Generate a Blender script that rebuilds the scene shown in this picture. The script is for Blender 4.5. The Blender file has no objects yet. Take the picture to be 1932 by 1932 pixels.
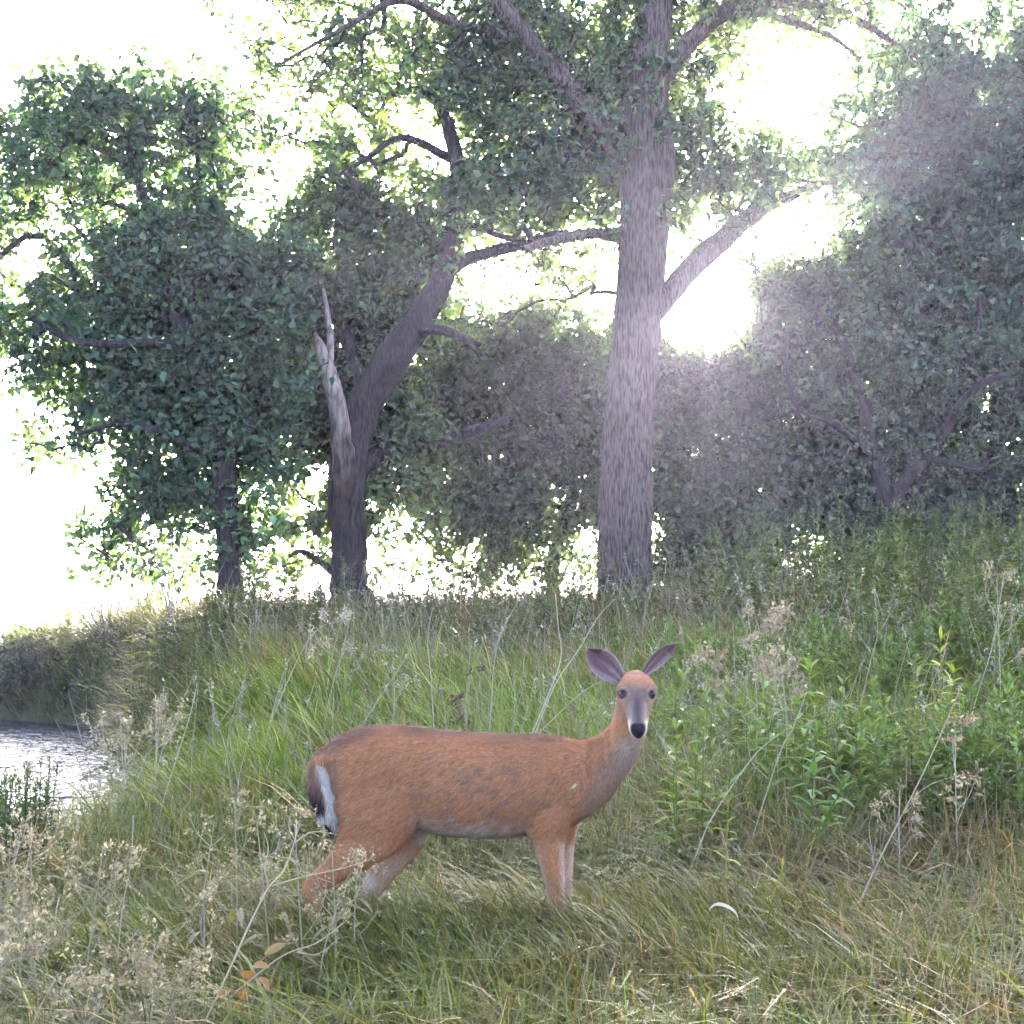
import bpy, math, random
import numpy as np
from mathutils import Vector, Matrix, noise as mnoise

R = math.radians
scene = bpy.context.scene
COL = scene.collection

# ------------------------------------------------------------------ camera, sky, sun, exposure
F = 966.0 / math.tan(R(20))          # focal length in units of a 1932 pixel wide frame
CAM_Z = 1.25
PITCH = R(4.0)
cam_d = bpy.data.cameras.new('camera')
cam = bpy.data.objects.new('camera', cam_d)
COL.objects.link(cam)
cam.location = (0, 0, CAM_Z)
cam.rotation_euler = (R(90) + PITCH, 0, 0)
cam_d.sensor_width = 36
cam_d.sensor_height = 36
cam_d.lens = 18 / math.tan(R(20))
cam_d.clip_start = 0.05
cam_d.clip_end = 4000
scene.camera = cam

SUN_EL, SUN_AZ = R(12.3), R(8.2)     # ahead of the camera, a little to the right
world = bpy.data.worlds.new('World')
scene.world = world
world.use_nodes = True
wn = world.node_tree
wn.nodes.clear()
wo = wn.nodes.new('ShaderNodeOutputWorld')
wb = wn.nodes.new('ShaderNodeBackground')
ws = wn.nodes.new('ShaderNodeTexSky')
ws.sky_type = 'NISHITA'
ws.sun_disc = False
ws.sun_elevation = SUN_EL
ws.sun_rotation = SUN_AZ
ws.air_density = .35
ws.dust_density = 5.0
ws.ozone_density = 1.5
wb.inputs['Strength'].default_value = 0.15
wn.links.new(ws.outputs[0], wb.inputs[0])
wn.links.new(wb.outputs[0], wo.inputs[0])

sun_d = bpy.data.lights.new('sun', 'SUN')
sun = bpy.data.objects.new('sun', sun_d)
COL.objects.link(sun)
sun_d.energy = 3.4
sun_d.angle = R(0.5)
sun_d.color = (1.0, 0.9, 0.76)
sdir = Vector((math.sin(SUN_AZ) * math.cos(SUN_EL), math.cos(SUN_AZ) * math.cos(SUN_EL), math.sin(SUN_EL)))
sun.rotation_euler = sdir.to_track_quat('Z', 'Y').to_euler()
sun.location = sdir * 50

scene.view_settings.view_transform = 'Standard'
scene.view_settings.look = 'None'
scene.view_settings.exposure = 4.25
scene.view_settings.gamma = 1.0
scene.render.engine = 'CYCLES'
scene.cycles.max_bounces = 5
scene.cycles.diffuse_bounces = 2
scene.cycles.transmission_bounces = 3
scene.cycles.adaptive_threshold = .03
scene.cycles.volume_bounces = 0
scene.cycles.use_denoising = True

rng = np.random.default_rng(7)
random.seed(7)

# ------------------------------------------------------------------ helpers
def at(px, py, Y):
    """point on the ray of a 1932-wide photo position, at depth Y"""
    u, v = (px - 966) / F, (966 - py) / F
    cp, sp = math.cos(PITCH), math.sin(PITCH)
    t = Y / (cp - v * sp)
    return np.array([u * t, Y, CAM_Z + t * (sp + v * cp)])

def smooth(a, b, x):
    t = np.clip((np.asarray(x, float) - a) / (b - a), 0, 1)
    return t * t * (3 - 2 * t)

_tab = rng.random((256, 256))
def vnoise(x, y):
    x = np.asarray(x, float); y = np.asarray(y, float)
    xi = np.floor(x).astype(int); yi = np.floor(y).astype(int)
    fx = x - xi; fy = y - yi
    fx = fx * fx * (3 - 2 * fx); fy = fy * fy * (3 - 2 * fy)
    g = lambda i, j: _tab[i & 255, j & 255]
    return (g(xi, yi) * (1 - fx) + g(xi + 1, yi) * fx) * (1 - fy) + (g(xi, yi + 1) * (1 - fx) + g(xi + 1, yi + 1) * fx) * fy

def fbm(x, y, o=3):
    s = 0; a = .5; t = 0
    for k in range(o):
        s = s + a * vnoise(x * 2 ** k + 17 * k, y * 2 ** k + 9 * k); t += a; a *= .5
    return s / t

WATER_Z = -0.12
def ground_z(x, y):
    x = np.asarray(x, float); y = np.asarray(y, float)
    up = np.interp(y, [-50, 4.6, 6, 9, 14, 16.5, 25, 40], [0, 0, .08, .42, 1.02, 1.06, .3, -1.6])
    up = up + .085 * np.clip(x - .6, 0, 9) * smooth(5, 12, y) * (1 - smooth(24, 34, y))
    up = up + (fbm(x * .6 + 40, y * .6 + 11) - .5) * .22 + (vnoise(x * 2.2, y * 2.2) - .5) * .05
    xs = -0.335 * np.maximum(y, 8.6) - .25 * np.clip(8.6 - y, 0, 4) - .1
    xs = xs - 9 * smooth(16.6, 21.5, y + .12 * (x + 6))
    up = up * (1 - .45 * smooth(4.6, 7.4, -x))
    d = x - xs + (vnoise(y * .7, y * .3 + 5) - .5) * .5
    s = smooth(0, 1.9, d)
    z = -1.0 + (up + 1.0) * s
    far = smooth(260, 330, y) * 3.2 + smooth(30, 80, -y) * 1.5
    z = z + far
    return z

def mesh_np(name, verts, quads=None, tris=None, col=None, smooth_shade=False):
    me = bpy.data.meshes.new(name)
    verts = np.asarray(verts, np.float32).reshape(-1, 3)
    q = np.zeros((0, 4), np.int32) if quads is None else np.asarray(quads, np.int32).reshape(-1, 4)
    t = np.zeros((0, 3), np.int32) if tris is None else np.asarray(tris, np.int32).reshape(-1, 3)
    loops = np.concatenate([q.ravel(), t.ravel()])
    starts = np.concatenate([np.arange(len(q)) * 4, len(q) * 4 + np.arange(len(t)) * 3]).astype(np.int32)
    me.vertices.add(len(verts)); me.vertices.foreach_set('co', verts.ravel())
    me.loops.add(len(loops)); me.loops.foreach_set('vertex_index', loops.astype(np.int32))
    me.polygons.add(len(starts)); me.polygons.foreach_set('loop_start', starts)
    if col is not None:
        ca = me.color_attributes.new('Col', 'FLOAT_COLOR', 'POINT')
        c = np.ones((len(verts), 4), np.float32); c[:, :3] = col
        ca.data.foreach_set('color', c.ravel())
    me.update(calc_edges=True)
    if smooth_shade:
        me.polygons.foreach_set('use_smooth', np.ones(len(starts), bool))
    return me

def obj(name, me, mat=None, parent=None, loc=None):
    o = bpy.data.objects.new(name, me)
    COL.objects.link(o)
    if mat is not None and me is not None and not me.materials:
        me.materials.append(mat)
    if parent is not None:
        o.parent = parent
    if loc is not None:
        o.location = loc
    return o

def tag(o, label=None, cat=None, group=None, kind=None):
    if label: o['label'] = label
    if cat: o['category'] = cat
    if group: o['group'] = group
    if kind: o['kind'] = kind
    return o

def thing(name, label, cat, loc, rz=0, group=None):
    o = obj(name, None, loc=loc)
    o.empty_display_size = .1
    o.rotation_euler = (0, 0, rz)
    return tag(o, label, cat, group)

class MB:
    """collects vertices / quads / triangles / colours"""
    def __init__(s): s.v = []; s.q = []; s.t = []; s.c = []; s.n = 0
    def add(s, v, q=None, t=None, c=(1, 1, 1)):
        v = np.asarray(v, float).reshape(-1, 3)
        s.v.append(v)
        if q is not None: s.q.append(np.asarray(q).reshape(-1, 4) + s.n)
        if t is not None: s.t.append(np.asarray(t).reshape(-1, 3) + s.n)
        cc = np.empty((len(v), 3)); cc[:] = c
        s.c.append(cc); s.n += len(v)
        return s
    def mesh(s, name, sm=False, origin=(0, 0, 0)):
        v = np.concatenate(s.v) - np.asarray(origin)
        return mesh_np(name, v, np.concatenate(s.q) if s.q else None, np.concatenate(s.t) if s.t else None, np.concatenate(s.c), sm)

def spline(pts, n):
    """Catmull-Rom through rows of pts (any width)"""
    P = np.asarray(pts, float)
    if len(P) == 2:
        return P[0] + (P[1] - P[0]) * np.linspace(0, 1, n)[:, None]
    P = np.vstack([2 * P[0] - P[1], P, 2 * P[-1] - P[-2]])
    m = len(P) - 3
    out = []
    for t in np.linspace(0, m - 1e-6, n):
        i = int(t); f = t - i
        a, b, c, d = P[i:i + 4]
        out.append(.5 * ((2 * b) + (-a + c) * f + (2 * a - 5 * b + 4 * c - d) * f * f + (-a + 3 * b - 3 * c + d) * f ** 3))
    return np.array(out)

def tube(path, rad, ns=6, jit=None, cap=True):
    """verts, quads, tris of a tapered tube; jit(k, angles, s) scales the ring radius"""
    P = np.asarray(path, float); n = len(P)
    rad = np.broadcast_to(np.asarray(rad, float), (n,))
    T = np.gradient(P, axis=0); T /= np.linalg.norm(T, axis=1)[:, None] + 1e-9
    a = np.array([1., 0, 0]) if abs(T[0][0]) < .8 else np.array([0, 1., 0])
    V = []
    ang = np.arange(ns) * 2 * math.pi / ns
    u = a - T[0] * a.dot(T[0]); u /= np.linalg.norm(u)
    for k in range(n):
        u = u - T[k] * u.dot(T[k]); u /= np.linalg.norm(u) + 1e-9
        w = np.cross(T[k], u)
        r = rad[k] * (jit(k, ang, k / (n - 1)) if jit else np.ones(ns))
        V.append(P[k] + (np.cos(ang) * r)[:, None] * u + (np.sin(ang) * r)[:, None] * w)
    V = np.concatenate(V)
    i = np.arange(ns); j = (i + 1) % ns
    Q = np.concatenate([np.stack([k * ns + i, k * ns + j, (k + 1) * ns + j, (k + 1) * ns + i], 1) for k in range(n - 1)])
    Tt = None
    if cap:
        V = np.vstack([V, P[-1] + T[-1] * rad[-1] * .3, P[0]])
        e = (n - 1) * ns
        Tt = np.concatenate([np.stack([e + i, e + j, np.full(ns, n * ns)], 1), np.stack([j, i, np.full(ns, n * ns + 1)], 1)])
    return V, Q, Tt

# ------------------------------------------------------------------ materials
def new_mat(name):
    m = bpy.data.materials.new(name); m.use_nodes = True
    nt = m.node_tree; nt.nodes.clear()
    return m, nt, nt.nodes.new('ShaderNodeOutputMaterial')

def leaf_mat(name, transl=.4, rough=.55, spec=.3, tint=(1, 1, 1), tcol=(1.5, 1.5, .7)):
    m, nt, out = new_mat(name)
    at_ = nt.nodes.new('ShaderNodeVertexColor'); at_.layer_name = 'Col'
    p = nt.nodes.new('ShaderNodeBsdfPrincipled')
    p.inputs['Roughness'].default_value = rough
    p.inputs['Specular IOR Level'].default_value = spec
    mul = nt.nodes.new('ShaderNodeMix'); mul.data_type = 'RGBA'; mul.blend_type = 'MULTIPLY'; mul.inputs[0].default_value = 1
    mul.inputs[7].default_value = (*tcol, 1)
    tr = nt.nodes.new('ShaderNodeBsdfTranslucent')
    mx = nt.nodes.new('ShaderNodeMixShader'); mx.inputs[0].default_value = transl
    nt.links.new(at_.outputs[0], p.inputs['Base Color'])
    nt.links.new(at_.outputs[0], mul.inputs[6])
    nt.links.new(mul.outputs[2], tr.inputs[0])
    nt.links.new(p.outputs[0], mx.inputs[1]); nt.links.new(tr.outputs[0], mx.inputs[2])
    nt.links.new(mx.outputs[0], out.inputs[0])
    return m

def bark_mat(name, c1, c2, scale=24, bump=1.0):
    m, nt, out = new_mat(name)
    tc = nt.nodes.new('ShaderNodeTexCoord')
    mp = nt.nodes.new('ShaderNodeMapping'); mp.inputs['Scale'].default_value = (1, 1, .14)
    n1 = nt.nodes.new('ShaderNodeTexNoise'); n1.inputs['Scale'].default_value = scale * 2.2; n1.inputs['Detail'].default_value = 6
    n2 = nt.nodes.new('ShaderNodeTexNoise'); n2.inputs['Scale'].default_value = 1.3; n2.inputs['Detail'].default_value = 4
    cr = nt.nodes.new('ShaderNodeValToRGB')
    cr.color_ramp.elements[0].position = .38; cr.color_ramp.elements[0].color = (*c1, 1)
    cr.color_ramp.elements[1].position = .58; cr.color_ramp.elements[1].color = (*c2, 1)
    mul = nt.nodes.new('ShaderNodeMix'); mul.data_type = 'RGBA'; mul.blend_type = 'MULTIPLY'; mul.inputs[0].default_value = .6
    cr2 = nt.nodes.new('ShaderNodeValToRGB')
    cr2.color_ramp.elements[0].position = .3; cr2.color_ramp.elements[0].color = (.55, .56, .5, 1)
    cr2.color_ramp.elements[1].position = .7; cr2.color_ramp.elements[1].color = (1.0, .95, .9, 1)
    at_ = nt.nodes.new('ShaderNodeVertexColor'); at_.layer_name = 'Col'
    mul2 = nt.nodes.new('ShaderNodeMix'); mul2.data_type = 'RGBA'; mul2.blend_type = 'MULTIPLY'; mul2.inputs[0].default_value = 1
    p = nt.nodes.new('ShaderNodeBsdfPrincipled'); p.inputs['Roughness'].default_value = .9; p.inputs['Specular IOR Level'].default_value = .15
    bp = nt.nodes.new('ShaderNodeBump'); bp.inputs['Strength'].default_value = bump; bp.inputs['Distance'].default_value = .02
    L = nt.links.new
    L(tc.outputs['Object'], mp.inputs[0]); L(mp.outputs[0], n1.inputs[0]); L(tc.outputs['Object'], n2.inputs[0])
    L(n1.outputs[0], cr.inputs[0]); L(n2.outputs[0], cr2.inputs[0])
    L(cr.outputs[0], mul.inputs[6]); L(cr2.outputs[0], mul.inputs[7])
    L(mul.outputs[2], mul2.inputs[6]); L(at_.outputs[0], mul2.inputs[7])
    L(mul2.outputs[2], p.inputs['Base Color']); L(n1.outputs[0], bp.inputs['Height']); L(bp.outputs[0], p.inputs['Normal'])
    L(p.outputs[0], out.inputs[0])
    return m

def plain_mat(name, color, rough=.6, spec=.4, attr=False, nscale=0, namt=.3):
    m, nt, out = new_mat(name)
    p = nt.nodes.new('ShaderNodeBsdfPrincipled')
    p.inputs['Roughness'].default_value = rough; p.inputs['Specular IOR Level'].default_value = spec
    L = nt.links.new
    if attr:
        src = nt.nodes.new('ShaderNodeVertexColor'); src.layer_name = 'Col'
    else:
        src = nt.nodes.new('ShaderNodeRGB'); src.outputs[0].default_value = (*color, 1)
    if nscale:
        tc = nt.nodes.new('ShaderNodeTexCoord')
        n = nt.nodes.new('ShaderNodeTexNoise'); n.inputs['Scale'].default_value = nscale; n.inputs['Detail'].default_value = 5
        mr = nt.nodes.new('ShaderNodeMapRange'); mr.inputs[1].default_value = .3; mr.inputs[2].default_value = .7
        mr.inputs[3].default_value = 1 - namt; mr.inputs[4].default_value = 1 + namt * .6
        mul = nt.nodes.new('ShaderNodeVectorMath'); mul.operation = 'SCALE'
        L(tc.outputs['Object'], n.inputs[0]); L(n.outputs[0], mr.inputs[0])
        L(src.outputs[0], mul.inputs[0]); L(mr.outputs[0], mul.inputs['Scale'])
        L(mul.outputs[0], p.inputs['Base Color'])
    else:
        L(src.outputs[0], p.inputs['Base Color'])
    L(p.outputs[0], out.inputs[0])
    return m

M = {}
M['leaf'] = leaf_mat('tree_leaf', .42, .5, .35, tcol=(1.5, 1.55, .6))
M['grass'] = leaf_mat('grass_blade', .35, .38, .5, tcol=(1.35, 1.35, .6))
M['weed'] = leaf_mat('weed_leaf', .35, .5, .35, tcol=(1.4, 1.45, .6))
M['fluff'] = leaf_mat('seed_fluff', .4, .9, .05, tcol=(1.1, 1.05, 1))
M['bark'] = bark_mat('bark', (.06, .042, .034), (.20, .145, .112))
M['bark_dark'] = bark_mat('dark_bark', (.024, .018, .018), (.07, .055, .05))
M['deadwood'] = bark_mat('bare_dead_wood', (.26, .17, .125), (.60, .45, .35), 12, .5)
M['twig'] = plain_mat('twig_bark', (.06, .048, .045), .9, .1)
M['stalk'] = plain_mat('dry_stalk', (.5, .4, .26), .7, .2, attr=True)
M['fur'] = leaf_mat('deer_hair', .25, .75, .12, tcol=(1.0, 1.0, 1.0))
M['skin'] = plain_mat('deer_coat', (.3, .2, .1), .8, .12, attr=True, nscale=90, namt=.22)
M['eye'] = plain_mat('deer_eye', (.005, .003, .004), .22, .3)

# ------------------------------------------------------------------ ground and water
def axis(a):
    return np.unique(np.concatenate(a))
gx = axis([np.arange(-12, 12.01, .14), np.arange(-40, 40.1, 1.2), np.linspace(-600, 600, 41)])
gy = axis([np.arange(2.5, 22, .14), np.arange(-30, 45, .8), np.linspace(-150, 900, 71)])
GX, GY = np.meshgrid(gx, gy)
GZ = ground_z(GX, GY)
nx, ny = len(gx), len(gy)
idx = np.arange(nx * ny).reshape(ny, nx)
gq = np.stack([idx[:-1, :-1], idx[:-1, 1:], idx[1:, 1:], idx[1:, :-1]], -1).reshape(-1, 4)
gm, nt, out = new_mat('soil_and_thatch')
p = nt.nodes.new('ShaderNodeBsdfPrincipled'); p.inputs['Roughness'].default_value = .95; p.inputs['Specular IOR Level'].default_value = .1
tc = nt.nodes.new('ShaderNodeTexCoord')
n1 = nt.nodes.new('ShaderNodeTexNoise'); n1.inputs['Scale'].default_value = 3; n1.inputs['Detail'].default_value = 8
cr = nt.nodes.new('ShaderNodeValToRGB')
cr.color_ramp.elements[0].position = .35; cr.color_ramp.elements[0].color = (.035, .04, .018, 1)
cr.color_ramp.elements[1].position = .7; cr.color_ramp.elements[1].color = (.11, .085, .045, 1)
n2 = nt.nodes.new('ShaderNodeTexNoise'); n2.inputs['Scale'].default_value = 60; n2.inputs['Detail'].default_value = 4
bp = nt.nodes.new('ShaderNodeBump'); bp.inputs['Strength'].default_value = .8; bp.inputs['Distance'].default_value = .03
for a_, b_ in ((tc.outputs['Object'], n1.inputs[0]), (tc.outputs['Object'], n2.inputs[0]), (n1.outputs[0], cr.inputs[0]), (cr.outputs[0], p.inputs['Base Color']),
               (n2.outputs[0], bp.inputs['Height']), (bp.outputs[0], p.inputs['Normal']), (p.outputs[0], out.inputs[0])):
    nt.links.new(a_, b_)
g = obj('ground', mesh_np('ground', np.stack([GX, GY, GZ], -1), gq, smooth_shade=True), gm)
tag(g, kind='structure')

wm, nt, out = new_mat('lake_water')
p = nt.nodes.new('ShaderNodeBsdfPrincipled'); p.inputs['Base Color'].default_value = (.02, .03, .035, 1)
p.inputs['Roughness'].default_value = .2; p.inputs['IOR'].default_value = 1.33; p.inputs['Specular IOR Level'].default_value = .5
tc = nt.nodes.new('ShaderNodeTexCoord')
n1 = nt.nodes.new('ShaderNodeTexNoise'); n1.inputs['Scale'].default_value = 3.5; n1.inputs['Detail'].default_value = 3
bp = nt.nodes.new('ShaderNodeBump'); bp.inputs['Strength'].default_value = 1.0; bp.inputs['Distance'].default_value = .3
nt.links.new(tc.outputs['Object'], n1.inputs[0]); nt.links.new(n1.outputs[0], bp.inputs['Height']); nt.links.new(bp.outputs[0], p.inputs['Normal'])
nt.links.new(p.outputs[0], out.inputs[0])
wv = [(-590, 7, WATER_Z), (-1.5, 7, WATER_Z), (-1.5, 20, WATER_Z), (590, 20, WATER_Z), (590, 320, WATER_Z), (-1.5, 320, WATER_Z), (-590, 320, WATER_Z), (-590, 20, WATER_Z)]
tag(obj('lake', mesh_np('lake', wv, [(0, 1, 2, 7), (7, 2, 5, 6), (2, 3, 4, 5)]), wm), kind='structure')

# ------------------------------------------------------------------ trees
# leafage seen against the sky, one digit per 48 px cell of the 1932 px frame (0 bare, 9 closed)
DENS = [
 "0000000021123344322677776666665554433322",
 "0000000003333554566888886666641113455555",
 "0022222224433665688888888876620002577777",
 "2566666664442655688888888876100014488888",
 "6777777775333652147888888887400015599999",
 "6777777775434662205888888877644012888999",
 "6666666663114664308888888877666689999999",
 "6666666653248874677788857777666334999999",
 "5555577772178887775777555462640111799999",
 "3244888887788888866355226023000007999999",
 "2344999999999999952114230011155489999999",
 "4555999999999999962012512000499999999999",
 "6777799999999999975388553000799999999999",
 "7777799999999999999999998831499999999999",
 "3677799999999999999999999999999999999999",
 "0566999999999999999999999999999999999999",
 "1145799999999999999999999999999999999999",
 "0344688888889999999999999999999999999997",
 "0000367777774588888899999999999999999999",
 "0000377776655756999995599999999999999999",
 "0003566677555653468988543399999999999999",
 "0003333355443433246888432299988359999999",
 "0022222233321211245554321099966666666666",
]
LAI = [0, .13, .26, .42, .62, .88, 1.25, 1.8, 2.5, 3.6]
CELL = 48.0

def owner(c, r):
    """which tree the leafage in a cell belongs to"""
    x, y = c * 48 + 24, r * 48 + 24
    if r <= 3 and 9 <= c <= 33 and not (r == 3 and c < 10):
        return 'B' if c < 32 or r < 2 else 'S'
    if c < 11: return 'L' if r < 19 else 'L'
    if r >= 11 and c >= 16 and c <= 24: return 'K'
    if r >= 17 and 13 <= c < 16: return 'M'
    if c <= 17 and r >= 4: return 'M' if c < 17 else ('B' if r < 9 else 'M')
    if c <= 30 and r < 10: return 'B'
    if c >= 33 and r < 14: return 'S'
    if c <= 29: return 'T'
    if r < 10: return 'S'
    return 'R'

# owner: depth, half thickness, leaf colour, leaf size
TREES = {
 'L': dict(Y=15.2, th=1.4, f=-.35, col=(.078, .135, .066), size=0.090),
 'M': dict(Y=16.3, th=1.6, f=-.12, col=(.086, .135, .052), size=0.090),
 'B': dict(Y=16.6, th=1.6, f=-.6, col=(.086, .132, .066), size=0.088),
 'K': dict(Y=20.0, th=1.3, col=(.070, .110, .056), size=0.092),
 'R': dict(Y=18.1, th=1.5, f=-.5, col=(.082, .122, .066), size=0.083),
 'S': dict(Y=19.5, th=1.5, col=(.074, .130, .080), size=0.095),
 'T': dict(Y=18.5, th=1.0, col=(.080, .114, .062), size=0.081),
}
ATT = {k: [] for k in TREES}
def scatter_cell(k, c, r, lai):
    T = TREES[k]
    s = CELL / F * T['Y']
    area_leaf = T['size'] ** 2 * .5 * .55
    nsp = rng.poisson(5.4 * lai * s * s / (12 * area_leaf))
    for _ in range(nsp):
        px = (c + .5 + rng.normal(0, .38)) * CELL; py = (r + .5 + rng.normal(0, .38)) * CELL
        if math.hypot((px - 1338) / 92, (py - 580) / 92) < 1: continue          # round opening cut in the leaves, shaped like the sun's white glare
        q = at(px, py, T['Y'] + rng.uniform(T.get('f', -1), 1) * T['th'])
        cl = mnoise.noise(Vector(q * 1.7)) + .5 * mnoise.noise(Vector(q * 4.1 + 7))
        if cl > rng.uniform(-.5, .10): ATT[k].append(q)
for r, row in enumerate(DENS):
    assert len(row) == 40, (r, len(row))
    for c, ch in enumerate(row):
        if ch != '0':
            for _ in range(4):
                rj, cj = r + rng.normal(0, 1.1), c + rng.normal(0, .9)
                if r > 3: rj = max(4, rj)
                scatter_cell(owner(int(np.clip(round(cj), 0, 39)), int(np.clip(round(rj), 0, 22))), c, r, LAI[int(ch)] / 4)
# the crowns go on outside the frame
for r in range(-8, 0):
    for c in range(10, 34):
        if (c - 22) ** 2 / 150 + (r + 1) ** 2 / 60 < 1 and not (15 < c < 19 and r > -3): scatter_cell('B', c, r, 1.0)
    for c in range(34, 48):
        if r > -3: scatter_cell('S', c, r, .6 + .3 * r / 3)
for r in range(1, 22):
    for c in range(40, 47):
        scatter_cell('S' if r < 14 else 'R', c, r, 2.2)
for r in range(4, 15):
    for c in range(-6, 0):
        if vnoise(c * .5, r * .5) > .25: scatter_cell('L', c, r, .7 * (1 + c / 8))

def limb_pts(spec):
    """spec rows: px, py, depth, radius in px -> world points and radii"""
    P = np.array([at(a, b, Y) for a, b, Y, w in spec]); r = np.array([w * Y / F for a, b, Y, w in spec])
    return P, r

def limb_mesh(spec, n=40, ns=14, rough=.10, tint=(1, 1, 1), seed=0, ridges=0):
    P, r = limb_pts(spec)
    S = spline(np.column_stack([P, r]), n)
    rs = np.random.default_rng(seed + 100)
    S[1:-1, :3] += rs.normal(0, 1, (n - 2, 3)) * S[1:-1, 3:4] * (.006 if ridges else .05)
    ph = rs.random(8) * 6.28
    def jit(k, ang, s):
        o = 1 + rough * (np.sin(2 * ang + ph[0] + s * 5) * .4 + np.sin(3 * ang + ph[1] - s * 9) * .35 + np.sin(5 * ang + ph[2] + s * 14) * .3)
        if ridges:
            a2 = ang + .10 * math.sin(s * 17 + ph[3]) + .05 * math.sin(s * 41 + ph[4])
            o = o + .11 * np.abs(np.sin(ridges * .5 * a2 + ph[5] + .8 * np.sin(s * 23 + 2 * ang))) ** .7 * (.75 + .25 * np.sin(s * 90 + 9 * ang)) - .035
        return o
    V, Q, Tt = tube(S[:, :3], S[:, 3], ns, jit)
    return V, Q, Tt, S

def grow(skel, att):
    d = np.min(np.linalg.norm(att[:, None, :] - skel[None, ::2, :], axis=2), axis=1)
    order = np.argsort(d)
    nodes = np.empty((len(skel) + len(att), 3)); nodes[:len(skel)] = skel
    n = len(skel); par = np.full(len(nodes), -1)
    for i in order:
        p_ = att[i]
        dd = nodes[:n] - p_
        dist = np.einsum('ij,ij->i', dd, dd)
        j = int(np.argmin(dist))
        par[n] = j; nodes[n] = p_; n += 1
    cnt = np.ones(n)
    for k in range(n - 1, len(skel) - 1, -1):
        if par[k] >= len(skel): cnt[par[k]] += cnt[k]
    return nodes, par, cnt, len(skel)

def twig_mesh(name, nodes, par, cnt, ns0, origin):
    k = np.arange(ns0, len(nodes))
    P0 = nodes[par[k]]; P1 = nodes[k]
    L = np.linalg.norm(P1 - P0, axis=1)
    mid = (P0 + P1) / 2 + rng.normal(0, 1, P0.shape) * (L * .08)[:, None] + np.array([0, 0, 1]) * (L * .06)[:, None]
    r0 = np.clip(.0035 * np.sqrt(cnt[k]) + .003, 0, .045); r1 = np.clip(r0 * .75, .003, 1)
    pts = np.stack([P0, mid, P1], 1)
    rad = np.stack([r0, (r0 + r1) / 2, r1], 1)
    D = (P1 - P0) / (L[:, None] + 1e-9)
    a = np.where(np.abs(D[:, 2:3]) < .8, np.array([[0, 0, 1.]]), np.array([[1., 0, 0]]))
    u = np.cross(D, a); u /= np.linalg.norm(u, axis=1)[:, None]; w = np.cross(D, u)
    V = []
    for q in range(4):
        an = q * math.pi / 2
        V.append(pts + (math.cos(an) * u + math.sin(an) * w)[:, None, :] * rad[:, :, None])
    V = np.stack(V, 2)            # seg, ring, side
    m = len(k)
    ii = np.arange(m * 12).reshape(m, 3, 4)
    Q = []
    for rg in range(2):
        for q in range(4):
            Q.append(np.stack([ii[:, rg, q], ii[:, rg, (q + 1) % 4], ii[:, rg + 1, (q + 1) % 4], ii[:, rg + 1, q]], 1))
    return mesh_np(name, V.reshape(-1, 3) - origin, np.concatenate(Q))

def leaves_np(C, size, col, var=.3, hue=.12, upbias=.5, wide=.5, g=None):
    """folded six-point leaves around centres C (n,3)"""
    g = g or rng
    n = len(C)
    nrm = g.normal(0, 1, (n, 3)); nrm[:, 2] += upbias * 2 * g.random(n); nrm /= np.linalg.norm(nrm, axis=1)[:, None]
    t = g.normal(0, 1, (n, 3)); t[:, 2] -= .35
    t -= nrm * np.sum(t * nrm, 1)[:, None]; t /= np.linalg.norm(t, axis=1)[:, None] + 1e-9
    b = np.cross(nrm, t)
    s = size * g.uniform(.55, 1.45, n)
    w = s * wide * g.uniform(.75, 1.15, n)
    prof = [(0, 0, 0), (.30, .5, .12), (.66, .27, .05), (1, 0, -.10), (.60, -.33, .09), (.26, -.46, .08)]
    V = np.stack([C + t * (a * s)[:, None] + b * (bb * w)[:, None] + nrm * (cc * s)[:, None] for a, bb, cc in prof], 1)
    i = np.arange(n)[:, None] * 6
    Q = np.concatenate([i + np.array([[0, 1, 2, 3]]), i + np.array([[0, 3, 4, 5]])])
    c = np.array(col)[None] * np.exp(g.normal(0, var, n))[:, None]
    c = c * np.exp(g.normal(0, 1, (n, 1)) * np.array([[hue, 0, -hue]]))
    return V.reshape(-1, 3), Q, np.repeat(c, 6, axis=0)

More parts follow.
